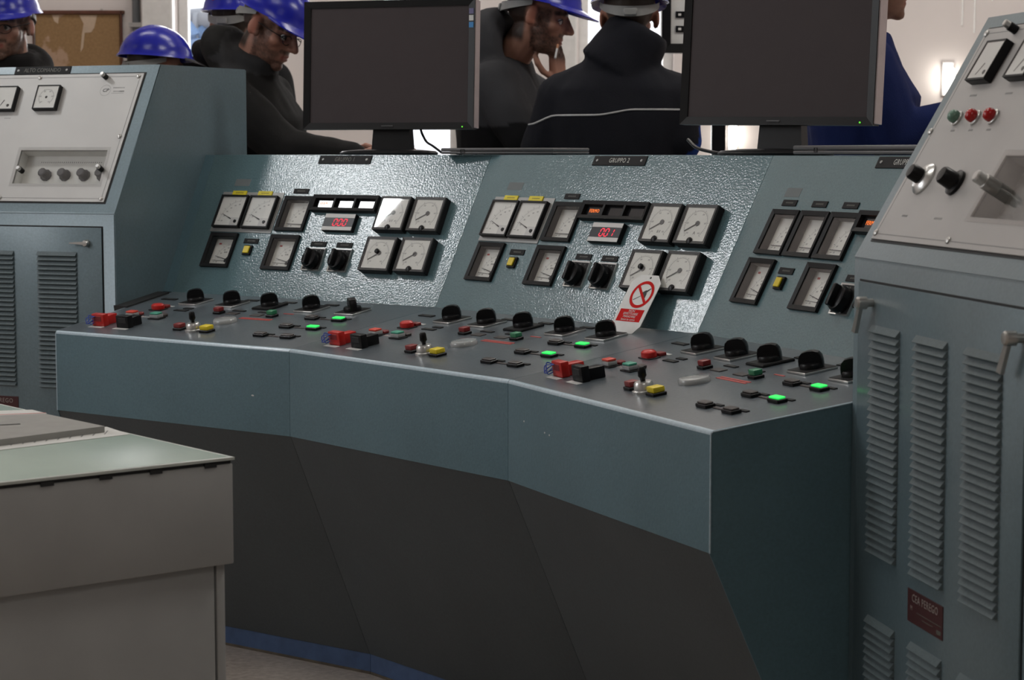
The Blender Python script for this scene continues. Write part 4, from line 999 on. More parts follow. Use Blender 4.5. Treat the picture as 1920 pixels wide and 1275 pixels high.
# ================================================================== MONITORS ON THE CONSOLE
def polar_t(p): return sqrt((p.x - CX) ** 2 + (p.y - CY) ** 2) - R0
def at_t(px, py, t):
    lo, hi = 2.5, 7.0
    for _ in range(50):
        mid = (lo + hi) / 2
        if polar_t(wpt(px, py, mid)) < t: lo = mid
        else: hi = mid
    return wpt(px, py, lo)
def monitor(px, pyb, yaw, label, roll=0.0, stickers=False):
    W, Hm = .475, .335
    p = at_t(px, pyb, .80); base = Vector((p.x, p.y, ZT))
    mo = thing('monitor', base, label, 'monitor', 'flat monitors on the control desk', -yaw)
    zb = p.z - ZT
    m0 = WM[mo.name].copy(); mt = m0 @ Matrix.Translation((0, 0, zb)) @ Matrix.Rotation(radians(-3), 4, 'X') @ Matrix.Rotation(roll, 4, 'Y')
    bm = bm_new(); frame_ring(bm, -W / 2, W / 2, 0, Hm, .0175, -.014, .014, slope=.004); 
    bm.transform(Matrix.Rotation(pi / 2, 4, 'X'))
    link('bezel', bm_mesh(bm, 'bezel', 'monitor'), mt, mo)
    bm = bm_new(); box(bm, -W / 2 + .016, W / 2 - .016, -.0075, -.004, .016, Hm - .016); link('screen', bm_mesh(bm, 'screen', 'screen'), mt, mo)
    bm = bm_new(); box(bm, -W / 2 + .004, W / 2 - .004, -.003, .030, .004, Hm - .004, .006); box(bm, -.15, .15, .028, .052, .06, Hm - .06, .01); link('housing', bm_mesh(bm, 'housing', 'monitor'), mt, mo)
    bm = bm_new(); box(bm, W / 2 - .0005, W / 2 + .003, -.012, .022, .003, Hm - .003, .001); link('side_trim', bm_mesh(bm, 'side_trim', 'monitor_side'), mt, mo, 'silver strip on the monitor edge')
    bm = bm_new(); box(bm, -.016, .016, -.0148, -.0138, .0075, .0100); link('maker_mark', bm_mesh(bm, 'maker_mark', 'laptop'), mt, mo)
    bm = bm_new(); cyl(bm, (0, 0), .0018, .0018, -.001, .001, 10); bm.transform(Matrix.Translation((W / 2 - .030, -.0144, .006)) @ Matrix.Rotation(pi / 2, 4, 'X')); link('power_led', bm_mesh(bm, 'power_led', 'led'), mt, mo)
    bm = bm_new(); quadbox(bm, [(-.055, .015, .012), (.055, .015, .012), (.055, .045, .012), (-.055, .045, .012), (-.045, .022, zb + .08), (.045, .022, zb + .08), (.045, .045, zb + .08), (-.045, .045, zb + .08)]); link('stand_neck', bm_mesh(bm, 'stand_neck', 'monitor'), m0, mo)
    bm = bm_new(); lathe(bm, [(.13, 0), (.132, .005), (.125, .010), (.08, .014), (.002, .015)], 40, sy=.80); link('stand_base', bm_mesh(bm, 'stand_base', 'monitor', 40), m0, mo)
    if stickers:
        for i, c in enumerate(('sticker_a', 'white', 'sticker_c')):
            bm = bm_new(); box(bm, W / 2 - .0155, W / 2 - .0035, -.0146, -.0136, Hm - .040 - i * .0175, Hm - .026 - i * .0175); link('sticker', bm_mesh(bm, 'sticker', c), mt, mo)
    return mo
monitor(729, 243, radians(17.5), 'switched-off monitor with small stickers at its upper right corner', stickers=True)
monitor(1455, 235, radians(37), 'switched-off monitor nearer the louvred right cabinet', roll=radians(.7))

def flat_case(name, pa, ta, pb, tb, depth, h, mat, label):
    A, B = at_t(pa, 285, ta), at_t(pb, 285, tb); A.z = B.z = ZT + .0005
    o = Fr((A + B) / 2, B - A, Zv.cross(B - A)); W = (B - A).length
    if o.N.z < 0: o = Fr((A + B) / 2, A - B, Zv.cross(A - B))
    if o.V.y < 0: o = Fr(o.o, -o.U, Zv.cross(-o.U))
    t = link(name, None, o.mat(), None, label, 'laptop', 'closed laptops on the control desk')
    bm = bm_new(); box(bm, -W / 2, W / 2, 0, depth, .002, h * .5, .003, seg=2); link('base', bm_mesh(bm, 'base', mat, 40), o.mat(), t)
    bm = bm_new(); box(bm, -W / 2, W / 2, 0, depth, h * .52, h, .003, seg=2); link('lid', bm_mesh(bm, 'lid', mat, 40), o.mat(), t)
    bm = bm_new(); frame_ring(bm, -.006, .006, -.0045, .0045, .0012, 0, .0008); bm.transform(Matrix.Translation((-W * .30, 0, h * .55)) @ Matrix.Rotation(pi / 2, 4, 'X')); link('logo', bm_mesh(bm, 'logo', 'black'), o.mat(), t)
    for sx in (-1, 1):
        for y in (.05, depth - .02):
            bm = bm_new(); cyl(bm, (sx * W * .42, y), .006, .006, 0, .0025, 10); link('rubber_foot', bm_mesh(bm, 'rubber_foot', 'black'), o.mat(), t)
    return o
flat_case('laptop', 826, .588, 1037, .668, .19, .0165, 'laptop', 'closed grey laptop overhanging the panel right of the first monitor')
flat_case('laptop', 1486, .640, 1722, .612, .20, .0200, 'laptop', 'closed dark laptop under the second monitor, beside the right cabinet')

# cables
def cable(name, pts, r, mat, label):
    P = catmull(pts, 8); c = P[0].copy()
    bm = bm_new(); tube(bm, [p - c for p in P], r, 8)
    return link(name, bm_mesh(bm, name, mat, 60), Matrix.Translation(c), None, label, 'cable')
q = [at_t(789, 243, .82), at_t(792, 252, .83), at_t(800, 266, .84), at_t(812, 274, .83), at_t(828, 280, .80)]
q[-1].z = ZT + .006
cable('cable', q, .0032, 'black', 'black cable hanging below the first monitor')
q = [at_t(1290, 262, .80), at_t(1306, 277, .78), at_t(1330, 284, .76), at_t(1352, 286, .75), at_t(1372, 286, .78)]
for p in q[2:]: p.z = max(p.z, ZT + .004)
q[3].z = q[4].z = ZT + .004
cable('cable', q, .004, 'black', 'black cable lying left of the second monitor stand')

# ================================================================== BACK OF THE ROOM
def wall_box(name, mat, pa, pb, d0, d1, label=None, parent=None, bev=.002):
    a, b = wpt(*pa, Y1), wpt(*pb, Y1)
    bm = bm_new(); box(bm, min(a.x, b.x), max(a.x, b.x), Y1 - d1, Y1 - d0, min(a.z, b.z), max(a.z, b.z), bev)
    return link(name, bm_mesh(bm, name, mat), I4, parent, label)
a, b = wpt(72, 24, Y1), wpt(230, 250, Y1)
cb = thing('cork_board', ((a.x + b.x) / 2, Y1, b.z), 'brown cork board with torn paper scraps on the back wall', 'notice board')
wall_box('board', 'cork', (66, 26), (229, 250), 0, .012, parent=cb)
wall_box('frame_rail', 'woodframe', (62, 20), (234, 27), 0, .022, parent=cb); wall_box('frame_rail', 'woodframe', (62, 246), (234, 253), 0, .022, parent=cb)
wall_box('frame_stile', 'woodframe', (62, 20), (68, 253), 0, .022, parent=cb); wall_box('frame_stile', 'woodframe', (226, 20), (234, 253), 0, .022, parent=cb)
wall_box('nail', 'zinc', (190, 17), (193, 21), 0, .02, parent=cb, bev=0)
def scrap(pts):
    bm = bm_new(); P = [wpt(x, y, Y1) for x, y in pts]
    skin_rings(bm, [ring(bm, [(p.x, Y1 - d, p.z) for p in P]) for d in (.012, .0135)]); link('paper_scrap', bm_mesh(bm, 'paper_scrap', 'scrap'), I4, cb)
M['scrap'] = plain('torn_paper', (.50, .38, .28), .8)
scrap([(150, 29), (183, 29), (178, 52), (172, 61), (160, 62), (157, 90), (152, 98), (155, 62), (158, 45)]); scrap([(99, 29), (112, 29), (110, 45), (103, 40)])
ct = thing('wall_conduit', (back_x(262), Y1, 0), 'dark grey vertical conduit pipe beside the cork board', 'pipe')
bm = bm_new(); tube(bm, [(back_x(262), Y1 - .03, 0.0), (back_x(262), Y1 - .03, 2.0), (back_x(262), Y1 - .03, HH)], .017, 12); link('pipe', bm_mesh(bm, 'pipe', 'conduit', 40), I4, ct)
for z in (1.0, 1.75, 3.0):
    bm = bm_new(); box(bm, back_x(262) - .03, back_x(262) + .03, Y1 - .052, Y1, z, z + .02); link('clamp', bm_mesh(bm, 'clamp', 'zinc'), I4, ct)
# blue pipework outside the left back window
D2 = 10.6
mc = thing('pipe_valve', (wpt(350, 285, D2).x, D2, 0), 'pale blue pipe bend with a flange, seen through the left back window', 'pipework')
def mpart(name, mat, pts, r, seg=20):
    bm = bm_new(); tube(bm, pts, r, seg); link(name, bm_mesh(bm, name, mat, 40), I4, mc)
mpart('pipe', 'machine_grey', catmull([wpt(300, 46, D2), wpt(345, 38, D2), wpt(395, 34, D2), wpt(440, 36, D2)], 6), .055)
mpart('elbow', 'machine', catmull([wpt(282, 60, D2 - .1), wpt(310, 52, D2 - .1), wpt(338, 58, D2 - .1), wpt(352, 85, D2 - .1), wpt(350, 150, D2 - .1), wpt(348, 320, D2 - .1), Vector((wpt(348, 320, D2 - .1).x, D2 - .1, 0.0))], 6), .075)
mpart('flange', 'machine_grey', [wpt(366, 60, D2), wpt(374, 60, D2)], .11); mpart('branch', 'machine', [wpt(372, 55, D2), wpt(400, 90, D2), wpt(392, 150, D2)], .05)
bm = bm_new(); box(bm, -4, 6, 9.3, 16, -.12, -.02); link('ground_outside', bm_mesh(bm, 'ground_outside', 'floor'), I4, kind='structure')
# wall lamps
def wall_lamp(px, y0, y1, w, label):
    c = wpt(px, (y0 + y1) / 2, Y1); h = abs(wpt(px, y0, Y1).z - wpt(px, y1, Y1).z)
    t = thing('wall_lamp', (c.x, Y1, c.z - h / 2), label, 'lamp', 'small lamps on the back wall'); m = WM[t.name].copy()
    bm = bm_new(); box(bm, -w * .5, w * .5, -.015, 0, -.02, h + .02, .003); link('backplate', bm_mesh(bm, 'backplate', 'winframe'), m, t)
    bm = bm_new(); lathe(bm, [(w * .25, 0), (w * .5, .02), (w * .5, h - .02), (w * .25, h)], 16); bm.transform(Matrix.Translation((0, -.015 - w * .5, 0))); link('glass_bulb', bm_mesh(bm, 'glass_bulb', 'tube', 40), m, t)
wall_lamp(1776, 125, 172, .052, 'glowing lamp on the wall above the blue-sleeved arm'); wall_lamp(1373, 232, 280, .042, 'glowing lamp seen under the second monitor')
# instrument board on a post behind the second monitor
D3 = 7.0
p0 = wpt(1349, 285, D3)
ib = thing('instrument_board', (p0.x, D3, 0), 'black-framed white instrument board on a post behind the second monitor', 'instrument')
a, b = wpt(1241, -160, D3), wpt(1500, 100, D3)
bm = bm_new(); bm2 = bm; frame_ring(bm, a.x, b.x, b.z, a.z, .032, -.03, .03, slope=.004); bm.transform(Matrix.Translation((0, D3, 0)) @ Matrix.Rotation(pi / 2, 4, 'X')); link('frame', bm_mesh(bm, 'frame', 'black'), I4, ib)
bm = bm_new(); box(bm, a.x + .025, b.x - .025, D3 - .012, D3 + .02, b.z + .025, a.z - .025); link('face', bm_mesh(bm, 'face', 'dial'), I4, ib)
for y in (28, 55, -20):
    c = wpt(1273, y, D3); bm = bm_new(); box(bm, c.x - .012, c.x + .05, D3 - .018, D3 - .012, c.z - .011, c.z + .011); link('gauge', bm_mesh(bm, 'gauge', 'black'), I4, ib)
    bm = bm_new(); box(bm, c.x - .004, c.x + .006, D3 - .0195, D3 - .018, c.z - .004, c.z + .004); link('gauge_window', bm_mesh(bm, 'gauge_window', 'dial'), I4, ib)
bm = bm_new(); box(bm, wpt(1336, 0, D3).x, wpt(1362, 0, D3).x, D3 - .02, D3 + .03, .02, b.z + .02, .003); link('post', bm_mesh(bm, 'post', 'black'), I4, ib)
bm = bm_new(); box(bm, p0.x - .25, p0.x + .25, D3 - .2, D3 + .2, 0, .025, .004); link('foot', bm_mesh(bm, 'foot', 'black'), I4, ib)

# ================================================================== PEOPLE
def capsule(bm, p0, p1, r0, r1, seg=12, caps=3):
    p0, p1 = Vector(p0), Vector(p1); d = p1 - p0; L = d.length or 1e-5; d = d / L
    a = d.cross(Vector((0, 0, 1))) if abs(d.z) < .9 else d.cross(Vector((0, 1, 0))); a.normalize(); b = d.cross(a)
    prof = [(-r0 * cos(pi / 2 * i / caps), r0 * sin(pi / 2 * i / caps)) for i in range(1, caps + 1)] + [(L + r1 * sin(pi / 2 * i / caps), r1 * cos(pi / 2 * i / caps)) for i in range(0, caps)]
    R = [ring(bm, [p0 + d * t + (a * cos(2 * pi * k / seg) + b * sin(2 * pi * k / seg)) * r for k in range(seg)]) for t, r in prof]
    skin_rings(bm, R, caps=False)
    v0 = bm.verts.new(p0 - d * r0); v1 = bm.verts.new(p1 + d * r1)
    for k in range(seg):
        bm.faces.new((v0, R[0][(k + 1) % seg], R[0][k])); bm.faces.new((v1, R[-1][k], R[-1][(k + 1) % seg]))
def loft(bm, rings_, seg=24):
    """rings: (centre, rx, ry, tilt matrix or None) closed"""
    R = []
    for c, rx, ry, rot in rings_:
        pts = []
        for k in range(seg):
            a = 2 * pi * k / seg; x = rx * (abs(cos(a)) ** .85) * (1 if cos(a) >= 0 else -1); y = ry * (abs(sin(a)) ** .85) * (1 if sin(a) >= 0 else -1)
            p = Vector((x, y, 0)); pts.append(Vector(c) + (rot @ p if rot is not None else p))
        R.append(ring(bm, pts))
    skin_rings(bm, R)
def remesh(bm, voxel, smooth=4):
    me = bpy.data.meshes.new('tmp'); bmesh.ops.recalc_face_normals(bm, faces=bm.faces); bm.to_mesh(me); bm.free()
    o = bpy.data.objects.new('tmp_remesh', me); COL.objects.link(o)
    r = o.modifiers.new('r', 'REMESH'); r.mode = 'VOXEL'; r.voxel_size = voxel
    s = o.modifiers.new('s', 'SMOOTH'); s.iterations = smooth; s.factor = .5
    dg = bpy.context.evaluated_depsgraph_get(); out = bpy.data.meshes.new_from_object(o.evaluated_get(dg))
    bpy.data.objects.remove(o); bpy.data.meshes.remove(me)
    return out
def paint(me, fn):
    at = me.color_attributes.new('Col', 'FLOAT_COLOR', 'POINT')
    buf = []
    for v in me.vertices: c = fn(v.co); buf.extend((c[0], c[1], c[2], 1.0))
    at.data.foreach_set('color', buf)
def mixc(a, b, t): t = max(0, min(1, t)); return tuple(x + (y - x) * t for x, y in zip(a, b))
def sst(e0, e1, x): t = max(0, min(1, (x - e0) / (e1 - e0))); return t * t * (3 - 2 * t)

def hand_prims(bm, wrist, dirv, palmn, thumb, curl=.5, s=1.0):
    """palm and five bent fingers; dirv along the hand, palmn out of the palm, thumb towards the thumb side"""
    d = Vector(dirv).normalized(); n = Vector(palmn); n = (n - d * n.dot(d)).normalized(); t = d.cross(n)
    if t.dot(Vector(thumb)) < 0: t = -t
    w = Vector(wrist)
    for off in (-.026, -.009, .009, .026): capsule(bm, w + t * off * .7, w + d * .075 * s + t * off, .017, .0125, 8, 2)
    for off, L, sp in ((.028, .070, .10), (.0095, .080, .03), (-.0095, .074, -.04), (-.027, .058, -.12)):
        p = w + d * .078 * s + t * off; dd = (d + t * sp).normalized(); a = 0
        for seg_, f in ((.45, .9), (.32, 1.0), (.23, .8)):
            a += curl * f; v = dd * cos(a) + n * sin(a); q = p + v * L * seg_ * s
            capsule(bm, p, q, .0090, .0082, 8, 2); p = q
    p = w + d * .018 + t * .030; a = 0
    for L, dv in ((.042, d * .55 + t * .75 + n * .25), (.032, d * .85 + t * .35 + n * .35), (.026, d * .95 + n * .35)):
        q = p + dv.normalized() * L * s; capsule(bm, p, q, .0115, .0095, 8, 2); p = q

def person(label, pos, yaw, head_c, head_rot, s=1.0, lean=(0, 0), shoulders=None, arms=None, jacket='plain', col=(.016, .016, .018), col2=None, skin=(.36, .20, .145), hair=(.018, .013, .010),
           beard=.0, stubble=.0, glasses=False, hood=False, collar='stand', voxel=.006, hands=(None, None), piping=False, hat=True, hat_dark_peak=False, curl=.5, spot=False, girth=1.0, collar_col=None, collar_h=.098, slope=.03, collar_w=0.0, hood_lift=0.0):
    """head_c and the arm joints are room points; they are carried into the person's own frame"""
    root = thing('person', (pos[0], pos[1], 0), label, 'person', 'people in hard hats behind the control desk', yaw)
    Wi = WM[root.name].inverted(); mR = WM[root.name].copy()
    hc = Wi @ Vector(head_c)
    hy, hp, hr = head_rot
    Mh = Matrix.Translation(hc) @ Matrix.Rotation(hy, 4, 'Z') @ Matrix.Rotation(-hp, 4, 'X') @ Matrix.Rotation(hr, 4, 'Y')
    Mi = Mh.inverted(); H3 = Mh.to_3x3()
    sc_ = Vector((lean[0], lean[1], 1.435 * s)) if shoulders is None else Wi @ Vector(shoulders)
    hip = Vector((0, 0, .93 * s))
    mid = hip.lerp(sc_, .5) + Vector((0, .012, 0)); chest = hip.lerp(sc_, .78) + Vector((0, .015, 0))
    sw = .185 * s
    side = Vector((1, 0, 0))
    SL, SR = sc_ - side * sw - Vector((0, 0, slope)), sc_ + side * sw - Vector((0, 0, slope))
    arms = arms or (None, None)
    J = []
    for S, a, sg in ((SL, arms[0], -1), (SR, arms[1], 1)):
        if a is None: e = S + Vector((sg * .055, -.02, -.285 * s)); w = e + Vector((-sg * .01, .075, -.235 * s))
        else: e, w = Wi @ Vector(a[0]), Wi @ Vector(a[1])
        J.append((S, e, w))
    # --- body: one continuous skin surface
    bm = bm_new()
    E = lambda c, r, rot=None: ball(bm, Mh @ Vector(c), r, 16, 10, H3 @ rot if rot is not None else H3)
    K = lambda a, b, r0, r1: capsule(bm, Mh @ Vector(a), Mh @ Vector(b), r0, r1, 10, 3)
    E((0, -.014, .036), (.077, .098, .088)); E((0, .030, -.018), (.063, .064, .088)); E((0, .036, -.072), (.049, .050, .042)); E((0, .072, -.098), (.023, .020, .018))
    K((-.030, .078, .020), (.030, .078, .020), .0135, .0135); E((-.043, .056, -.022), (.024, .026, .022)); E((.043, .056, -.022), (.024, .026, .022))
    K((0, .088, .010), (0, .112, -.028), .0095, .0125); E((-.0105, .099, -.033), (.0095, .012, .008)); E((.0105, .099, -.033), (.0095, .012, .008))
    E((0, .066, -.060), (.036, .027, .032)); K((-.016, .0875, -.0585), (.016, .0875, -.0585), .0062, .0062); K((-.014, .0868, -.0700), (.014, .0868, -.0700), .0074, .0074)
    for sg in (-1, 1):
        rt = Matrix.Rotation(sg * radians(18), 3, 'Z') @ Matrix.Rotation(radians(-8), 3, 'X')
        E((sg * .080, -.012, -.006), (.0075, .021, .033), rt); E((sg * .077, .004, -.026), (.006, .010, .014), rt)
    nb = sc_ + Vector((0, 0, .03))
    capsule(bm, Mh @ Vector((0, -.018, -.055)), nb, .056, .062, 14, 3)
    loft(bm, [(hip - Vector((0, 0, .06)), .150, .105, None), (mid, .135, .095, None), (chest, .160, .105, None), (sc_, .120, .075, None), (sc_ + Vector((0, 0, .05)), .05, .05, None)])
    for (S, e, w), hd, sg in zip(J, hands, (-1, 1)):
        capsule(bm, S, e, .050, .038, 10, 3); capsule(bm, e, w, .038, .027, 10, 3)
        d = (w - e).normalized()
        if hd is None: hand_prims(bm, w + d * .01, d, Vector((-sg, 0, 0)) if abs(d.x) < .8 else Vector((0, 0, -1)), Vector((0, 1, .2)), .45)
        else: hand_prims(bm, w, Wi.to_3x3() @ Vector(hd[0]), Wi.to_3x3() @ Vector(hd[1]), Wi.to_3x3() @ Vector(hd[2]), curl)
    for sg in (-1, 1):
        h_, k_, a_ = hip + Vector((sg * .085, 0, -.03)), Vector((sg * .095, .015, .50 * s)), Vector((sg * .10, -.02, .085))
        capsule(bm, h_, k_, .080, .055, 10, 3); capsule(bm, k_, a_, .055, .038, 10, 3); capsule(bm, a_ - Vector((0, .03, .035)), a_ + Vector((0, .13, -.045)), .036, .03, 10, 3)
    me = remesh(bm, voxel, 3)
    # eye sockets, mouth line
    for v in me.vertices:
        q = Mi @ v.co
        if q.y > .03 and abs(q.x) < .07 and -.12 < q.z < .06:
            for ex in (-.032, .032):
                g = exp(-(((q.x - ex) / .015) ** 2 + ((q.z + .004) / .011) ** 2)); v.co -= H3 @ Vector((0, .012 * g, 0))
            g = exp(-((q.z + .0642) / .0030) ** 2) * sst(.026, .016, abs(q.x)) * (q.y > .07); v.co -= H3 @ Vector((0, .004 * g, 0))
    lips = (skin[0] * .85, skin[1] * .50, skin[2] * .52)
    def col_fn(p):
        q = Mi @ p; c = skin
        n1 = noise.noise(p * 25.0) * .5 + .5
        c = tuple(x * (.93 + .14 * n1) for x in c)
        if q.z > -.24 and q.length < .30:
            c = mixc(c, (c[0] * 1.05, c[1] * .82, c[2] * .80), exp(-((abs(q.x) - .045) / .02) ** 2 - ((q.z + .03) / .02) ** 2) * .6)
            c = mixc(c, (c[0] * 1.05, c[1] * .75, c[2] * .72), sst(.066, .078, abs(q.x)) * sst(.03, .0, abs(q.y + .01)) * .8)  # reddish ears, deepened in colour to imitate light glowing through them
            if q.y > .07: c = mixc(c, lips, exp(-((q.z + .0645) / .0085) ** 4) * sst(.026, .018, abs(q.x)))
            # brows
            if q.y > .05: c = mixc(c, hair, .85 * sst(.009, .004, abs(q.z - .0205 + .10 * max(0, abs(q.x) - .036))) * sst(.010, .015, abs(q.x)) * sst(.058, .050, abs(q.x)))
            # beard and moustache
            k = 0.0
            jaw = sst(-.030, -.052, q.z + .35 * max(0, .045 - q.y) * 0) * sst(.098, .088, q.y + .0 * q.z) if q.z < -.03 else 0
            low = sst(-.074, -.084, q.z)
            sidb = sst(.052, .040, q.y) * sst(-.006, .004, q.y) * sst(.035, .02, q.z) * sst(.045, .058, abs(q.x))
            jawl = sst(-.018, -.050, q.z) * sst(.066, .045, q.y) * sst(-.02, -.005, q.y + .3 * (q.z + .05))
            cheek = sst(-.046, -.060, q.z) * sst(.022, .034, abs(q.x))
            mou = sst(-.0565, -.052, q.z) * sst(-.038, -.043, q.z) * sst(.036, .028, abs(q.x)) * (q.y > .06)
            chin = low * (q.y > .02)
            lip_free = 1 - exp(-((q.z + .0645) / .0080) ** 4) * sst(.027, .019, abs(q.x)) * (q.y > .07)
            k = max(jawl, cheek * (q.y > -.005), mou, chin, sidb) * lip_free * sst(-.135, -.105, q.z)
            k *= (.75 + .35 * noise.noise(q * 180.0))
            c = mixc(c, hair, k * max(beard, stubble * .55))
            # hair on the scalp and nape
            hr_ = max(sst(.030, .045, q.z - .25 * max(0, q.y)), sst(-.026, -.040, q.y + .08 * (q.z + .02)) * sst(-.105, -.075, q.z)) * (q.y < .085)
            ear = sst(.070, .076, abs(q.x)) * sst(.04, .02, abs(q.y + .01)) * sst(.05, .03, q.z)
            c = mixc(c, hair, hr_ * .95 * (1 - ear))
        return c
    paint(me, col_fn); me.materials.append(M['skin']); me.shade_smooth()
    link('body', me, mR, root)
    # eyes
    for ex in (-.032, .032):
        bm = bm_new(); ball(bm, (0, 0, 0), .0118, 14, 10); ey = link('eye', bm_mesh(bm, 'eye', 'eye', 60), mR @ Mh @ Matrix.Translation((ex, .0705, -.004)), root)
        bm = bm_new(); lathe(bm, [(.0060, .0102), (.0045, .0117), (.001, .0122)], 14); bm.transform(Matrix.Rotation(-pi / 2, 4, 'X')); link('iris', bm_mesh(bm, 'iris', 'iris', 60), mR @ Mh @ Matrix.Translation((ex, .0705, -.0045)), ey)
        bm = bm_new(); tube(bm, catmull([(-.014, -.002, -.001), (-.008, .0085, .0055), (0, .0112, .0072), (.008, .0085, .0055), (.014, -.002, -.001)], 4), .0017, 6); link('eyelid', bm_mesh(bm, 'eyelid', 'iris', 60), mR @ Mh @ Matrix.Translation((ex, .0705, -.004)), ey)
    if glasses:
        bm = bm_new()
        for ex in (-.033, .033):
            tube(bm, [(ex + .024 * cos(2 * pi * i / 20), .094 - .006 * abs(cos(2 * pi * i / 20)), -.008 + .0155 * sin(2 * pi * i / 20)) for i in range(21)], .0013, 6)
        tube(bm, [(-.010, .0945, -.004), (0, .099, -.001), (.010, .0945, -.004)], .0013, 6)
        for sg in (-1, 1): tube(bm, [(sg * .056, .088, -.003), (sg * .076, .05, .002), (sg * .083, -.01, .008)], .0016, 6)
        bm.transform(Mh); gl = link('glasses', bm_mesh(bm, 'glasses', 'black', 60), mR, root)
    # --- jacket
    g = girth
    bm = bm_new()
    up = (sc_ - hip).normalized()
    loft(bm, [(hip - Vector((0, 0, .13)), .205 * g, .150 * g, None), (hip, .198 * g, .146 * g, None), (mid, .195 * g, .145 * g, None), (chest, .220 * g, .155 * g, None), (sc_ - up * .035, .200 * g, .125 * g, None), (sc_ + up * .025, .125 * g, .098 * g, None), (sc_ + up * .065, .086, .082, None)])
    for (S, e, w) in J:
        S2 = S + (sc_ - S) * .12
        capsule(bm, S2, e, .082 * g, .066 * g, 14, 4); d = (w - e).normalized(); capsule(bm, e, w - d * .035, .066 * g, .046 * g, 14, 3)
        capsule(bm, sc_ + Vector((0, -.01, .01)), S2, .080, .078 * g, 12, 3)
    neck = Mh @ Vector((0, -.022, -.10)); base_n = sc_ + up * .02
    dn = (neck - base_n).normalized()
    qn = Vector((0, 0, 1)).rotation_difference(dn).to_matrix()
    if collar == 'stand':
        cw = collar_w; loft(bm, [(base_n, .112 + cw, .105 + cw, qn), (base_n + dn * collar_h * .45, .094 + cw, .094 + cw, qn), (base_n + dn * collar_h * .87, .086 + cw, .088 + cw, qn), (base_n + dn * collar_h, .078 + cw, .080 + cw, qn)])
    else:
        loft(bm, [(base_n, .112, .105, qn), (base_n + dn * .040, .090, .088, qn), (base_n + dn * .058, .080, .078, qn)])
    if hood:
        for i in range(13):
            a = pi * (.04 + .92 * i / 12) + pi; a2 = pi * (.04 + .92 * (i + 1) / 12) + pi
            f = lambda a: base_n + qn @ Vector((.098 * cos(a), .115 * sin(a) - .012, .028 + hood_lift * (.35 + .65 * -sin(a)) + .030 * (-sin(a))))
            hk = hood_lift * .22
            if i < 12: capsule(bm, f(a), f(a2), .030 + hk + .016 * (-sin(a)), .030 + hk + .016 * (-sin(a2)), 10, 3)
            if i < 12 and hood_lift > 0: capsule(bm, f(a) - qn @ Vector((0, 0, hood_lift * .8)), f(a2) - qn @ Vector((0, 0, hood_lift * .8)), .034, .034, 10, 3)
    me = remesh(bm, .010, 3)
    nrm = [v.normal.copy() for v in me.vertices]
    for v, nn in zip(me.vertices, nrm):
        p = v.co
        w1 = noise.noise(Vector((p.x * 9, p.y * 9, p.z * 5 + pos[0] * 7))); w2 = noise.noise(Vector((p.x * 24 + 5, p.y * 24, p.z * 13)))
        v.co = p + nn * (.008 * w1 + .0035 * w2)
    zs = sc_.z
    def jc(p):
        c = col; n1 = .9 + .2 * (noise.noise(p * 14) * .5 + .5)
        if jacket == 'two_tone' and p.z < chest.z - .045 + .02 * noise.noise(p * 6): c = col2
        if jacket == 'elbow':
            S, e, w = J[1]
            if (p - e).dot((w - e).normalized()) > -.025 and (p - e).length < .30 and p.x > .06: c = col2
        if collar_col and (p - base_n).dot(dn) > .055 and (p - base_n).length < .16: c = collar_col
        return tuple(x * n1 for x in c)
    paint(me, jc); me.materials.append(M['cloth']); me.shade_smooth()
    jk = link('jacket', me, mR, root)
    if piping:
        from mathutils.bvhtree import BVHTree
        dg = bpy.context.evaluated_depsgraph_get(); bv = BVHTree.FromPolygons([v.co for v in me.vertices], [p.vertices for p in me.polygons])
        pts = []
        for i in range(33):
            x = -.265 + .48 * i / 32; z = zs - .112 + .016 * sst(14, 22, i) - .026 * sst(6, 0, i)
            h = bv.ray_cast(Vector((x, -.6, z)), Vector((0, 1, 0)))
            if h[0] is not None: pts.append(h[0] + Vector((0, -.001, 0)))
        bm = bm_new(); tube(bm, pts, .0030, 6); link('piping', bm_mesh(bm, 'piping', 'piping', 60), mR, jk, 'thin reflective piping across the back')
    # --- trousers and shoes
    bm = bm_new(); ball(bm, hip - Vector((0, 0, .03)), (.165, .125, .12), 16, 10)
    for sg in (-1, 1):
        h_, k_, a_ = hip + Vector((sg * .085, 0, -.05)), Vector((sg * .095, .015, .50 * s)), Vector((sg * .10, -.02, .09))
        capsule(bm, h_, k_, .098, .074, 12, 3); capsule(bm, k_, a_, .074, .058, 12, 3)
    me = remesh(bm, .014, 3); me.materials.append(M['trouser']); me.shade_smooth(); link('trousers', me, mR, root)
    for sg in (-1, 1):
        bm = bm_new(); c = Vector((sg * .10, -.02, 0))
        loft(bm, [(c + Vector((0, .045, .001)), .052, .135, None), (c + Vector((0, .045, .03)), .054, .138, None), (c + Vector((0, .030, .06)), .048, .105, None), (c + Vector((0, -.012, .10)), .046, .055, None)], 20)
        link('shoe', bm_mesh(bm, 'shoe', 'shoe', 50), mR, root)
    # --- hard hat
    if hat:
        bm = bm_new(); seg = 36; nr = 12
        def hp_(u, v, k):
            a = 2 * pi * u; x, y = cos(a), sin(a); rr = sin(v * pi / 2); z = cos(v * pi / 2)
            rx, ry, rz = .108 - k, .134 - k, .112 - k
            rib = .0045 * exp(-((abs(x * rr) - .0) / .13) ** 2) + .003 * exp(-((abs(x * rr) - .36) / .08) ** 2)
            lip = .010 * sst(.93, 1.0, v)
            return Vector(((rx + lip) * rr * x, (ry + lip) * rr * y - .004, .040 + (rz + (rib if k == 0 else 0) * (1 - v * v)) * z))
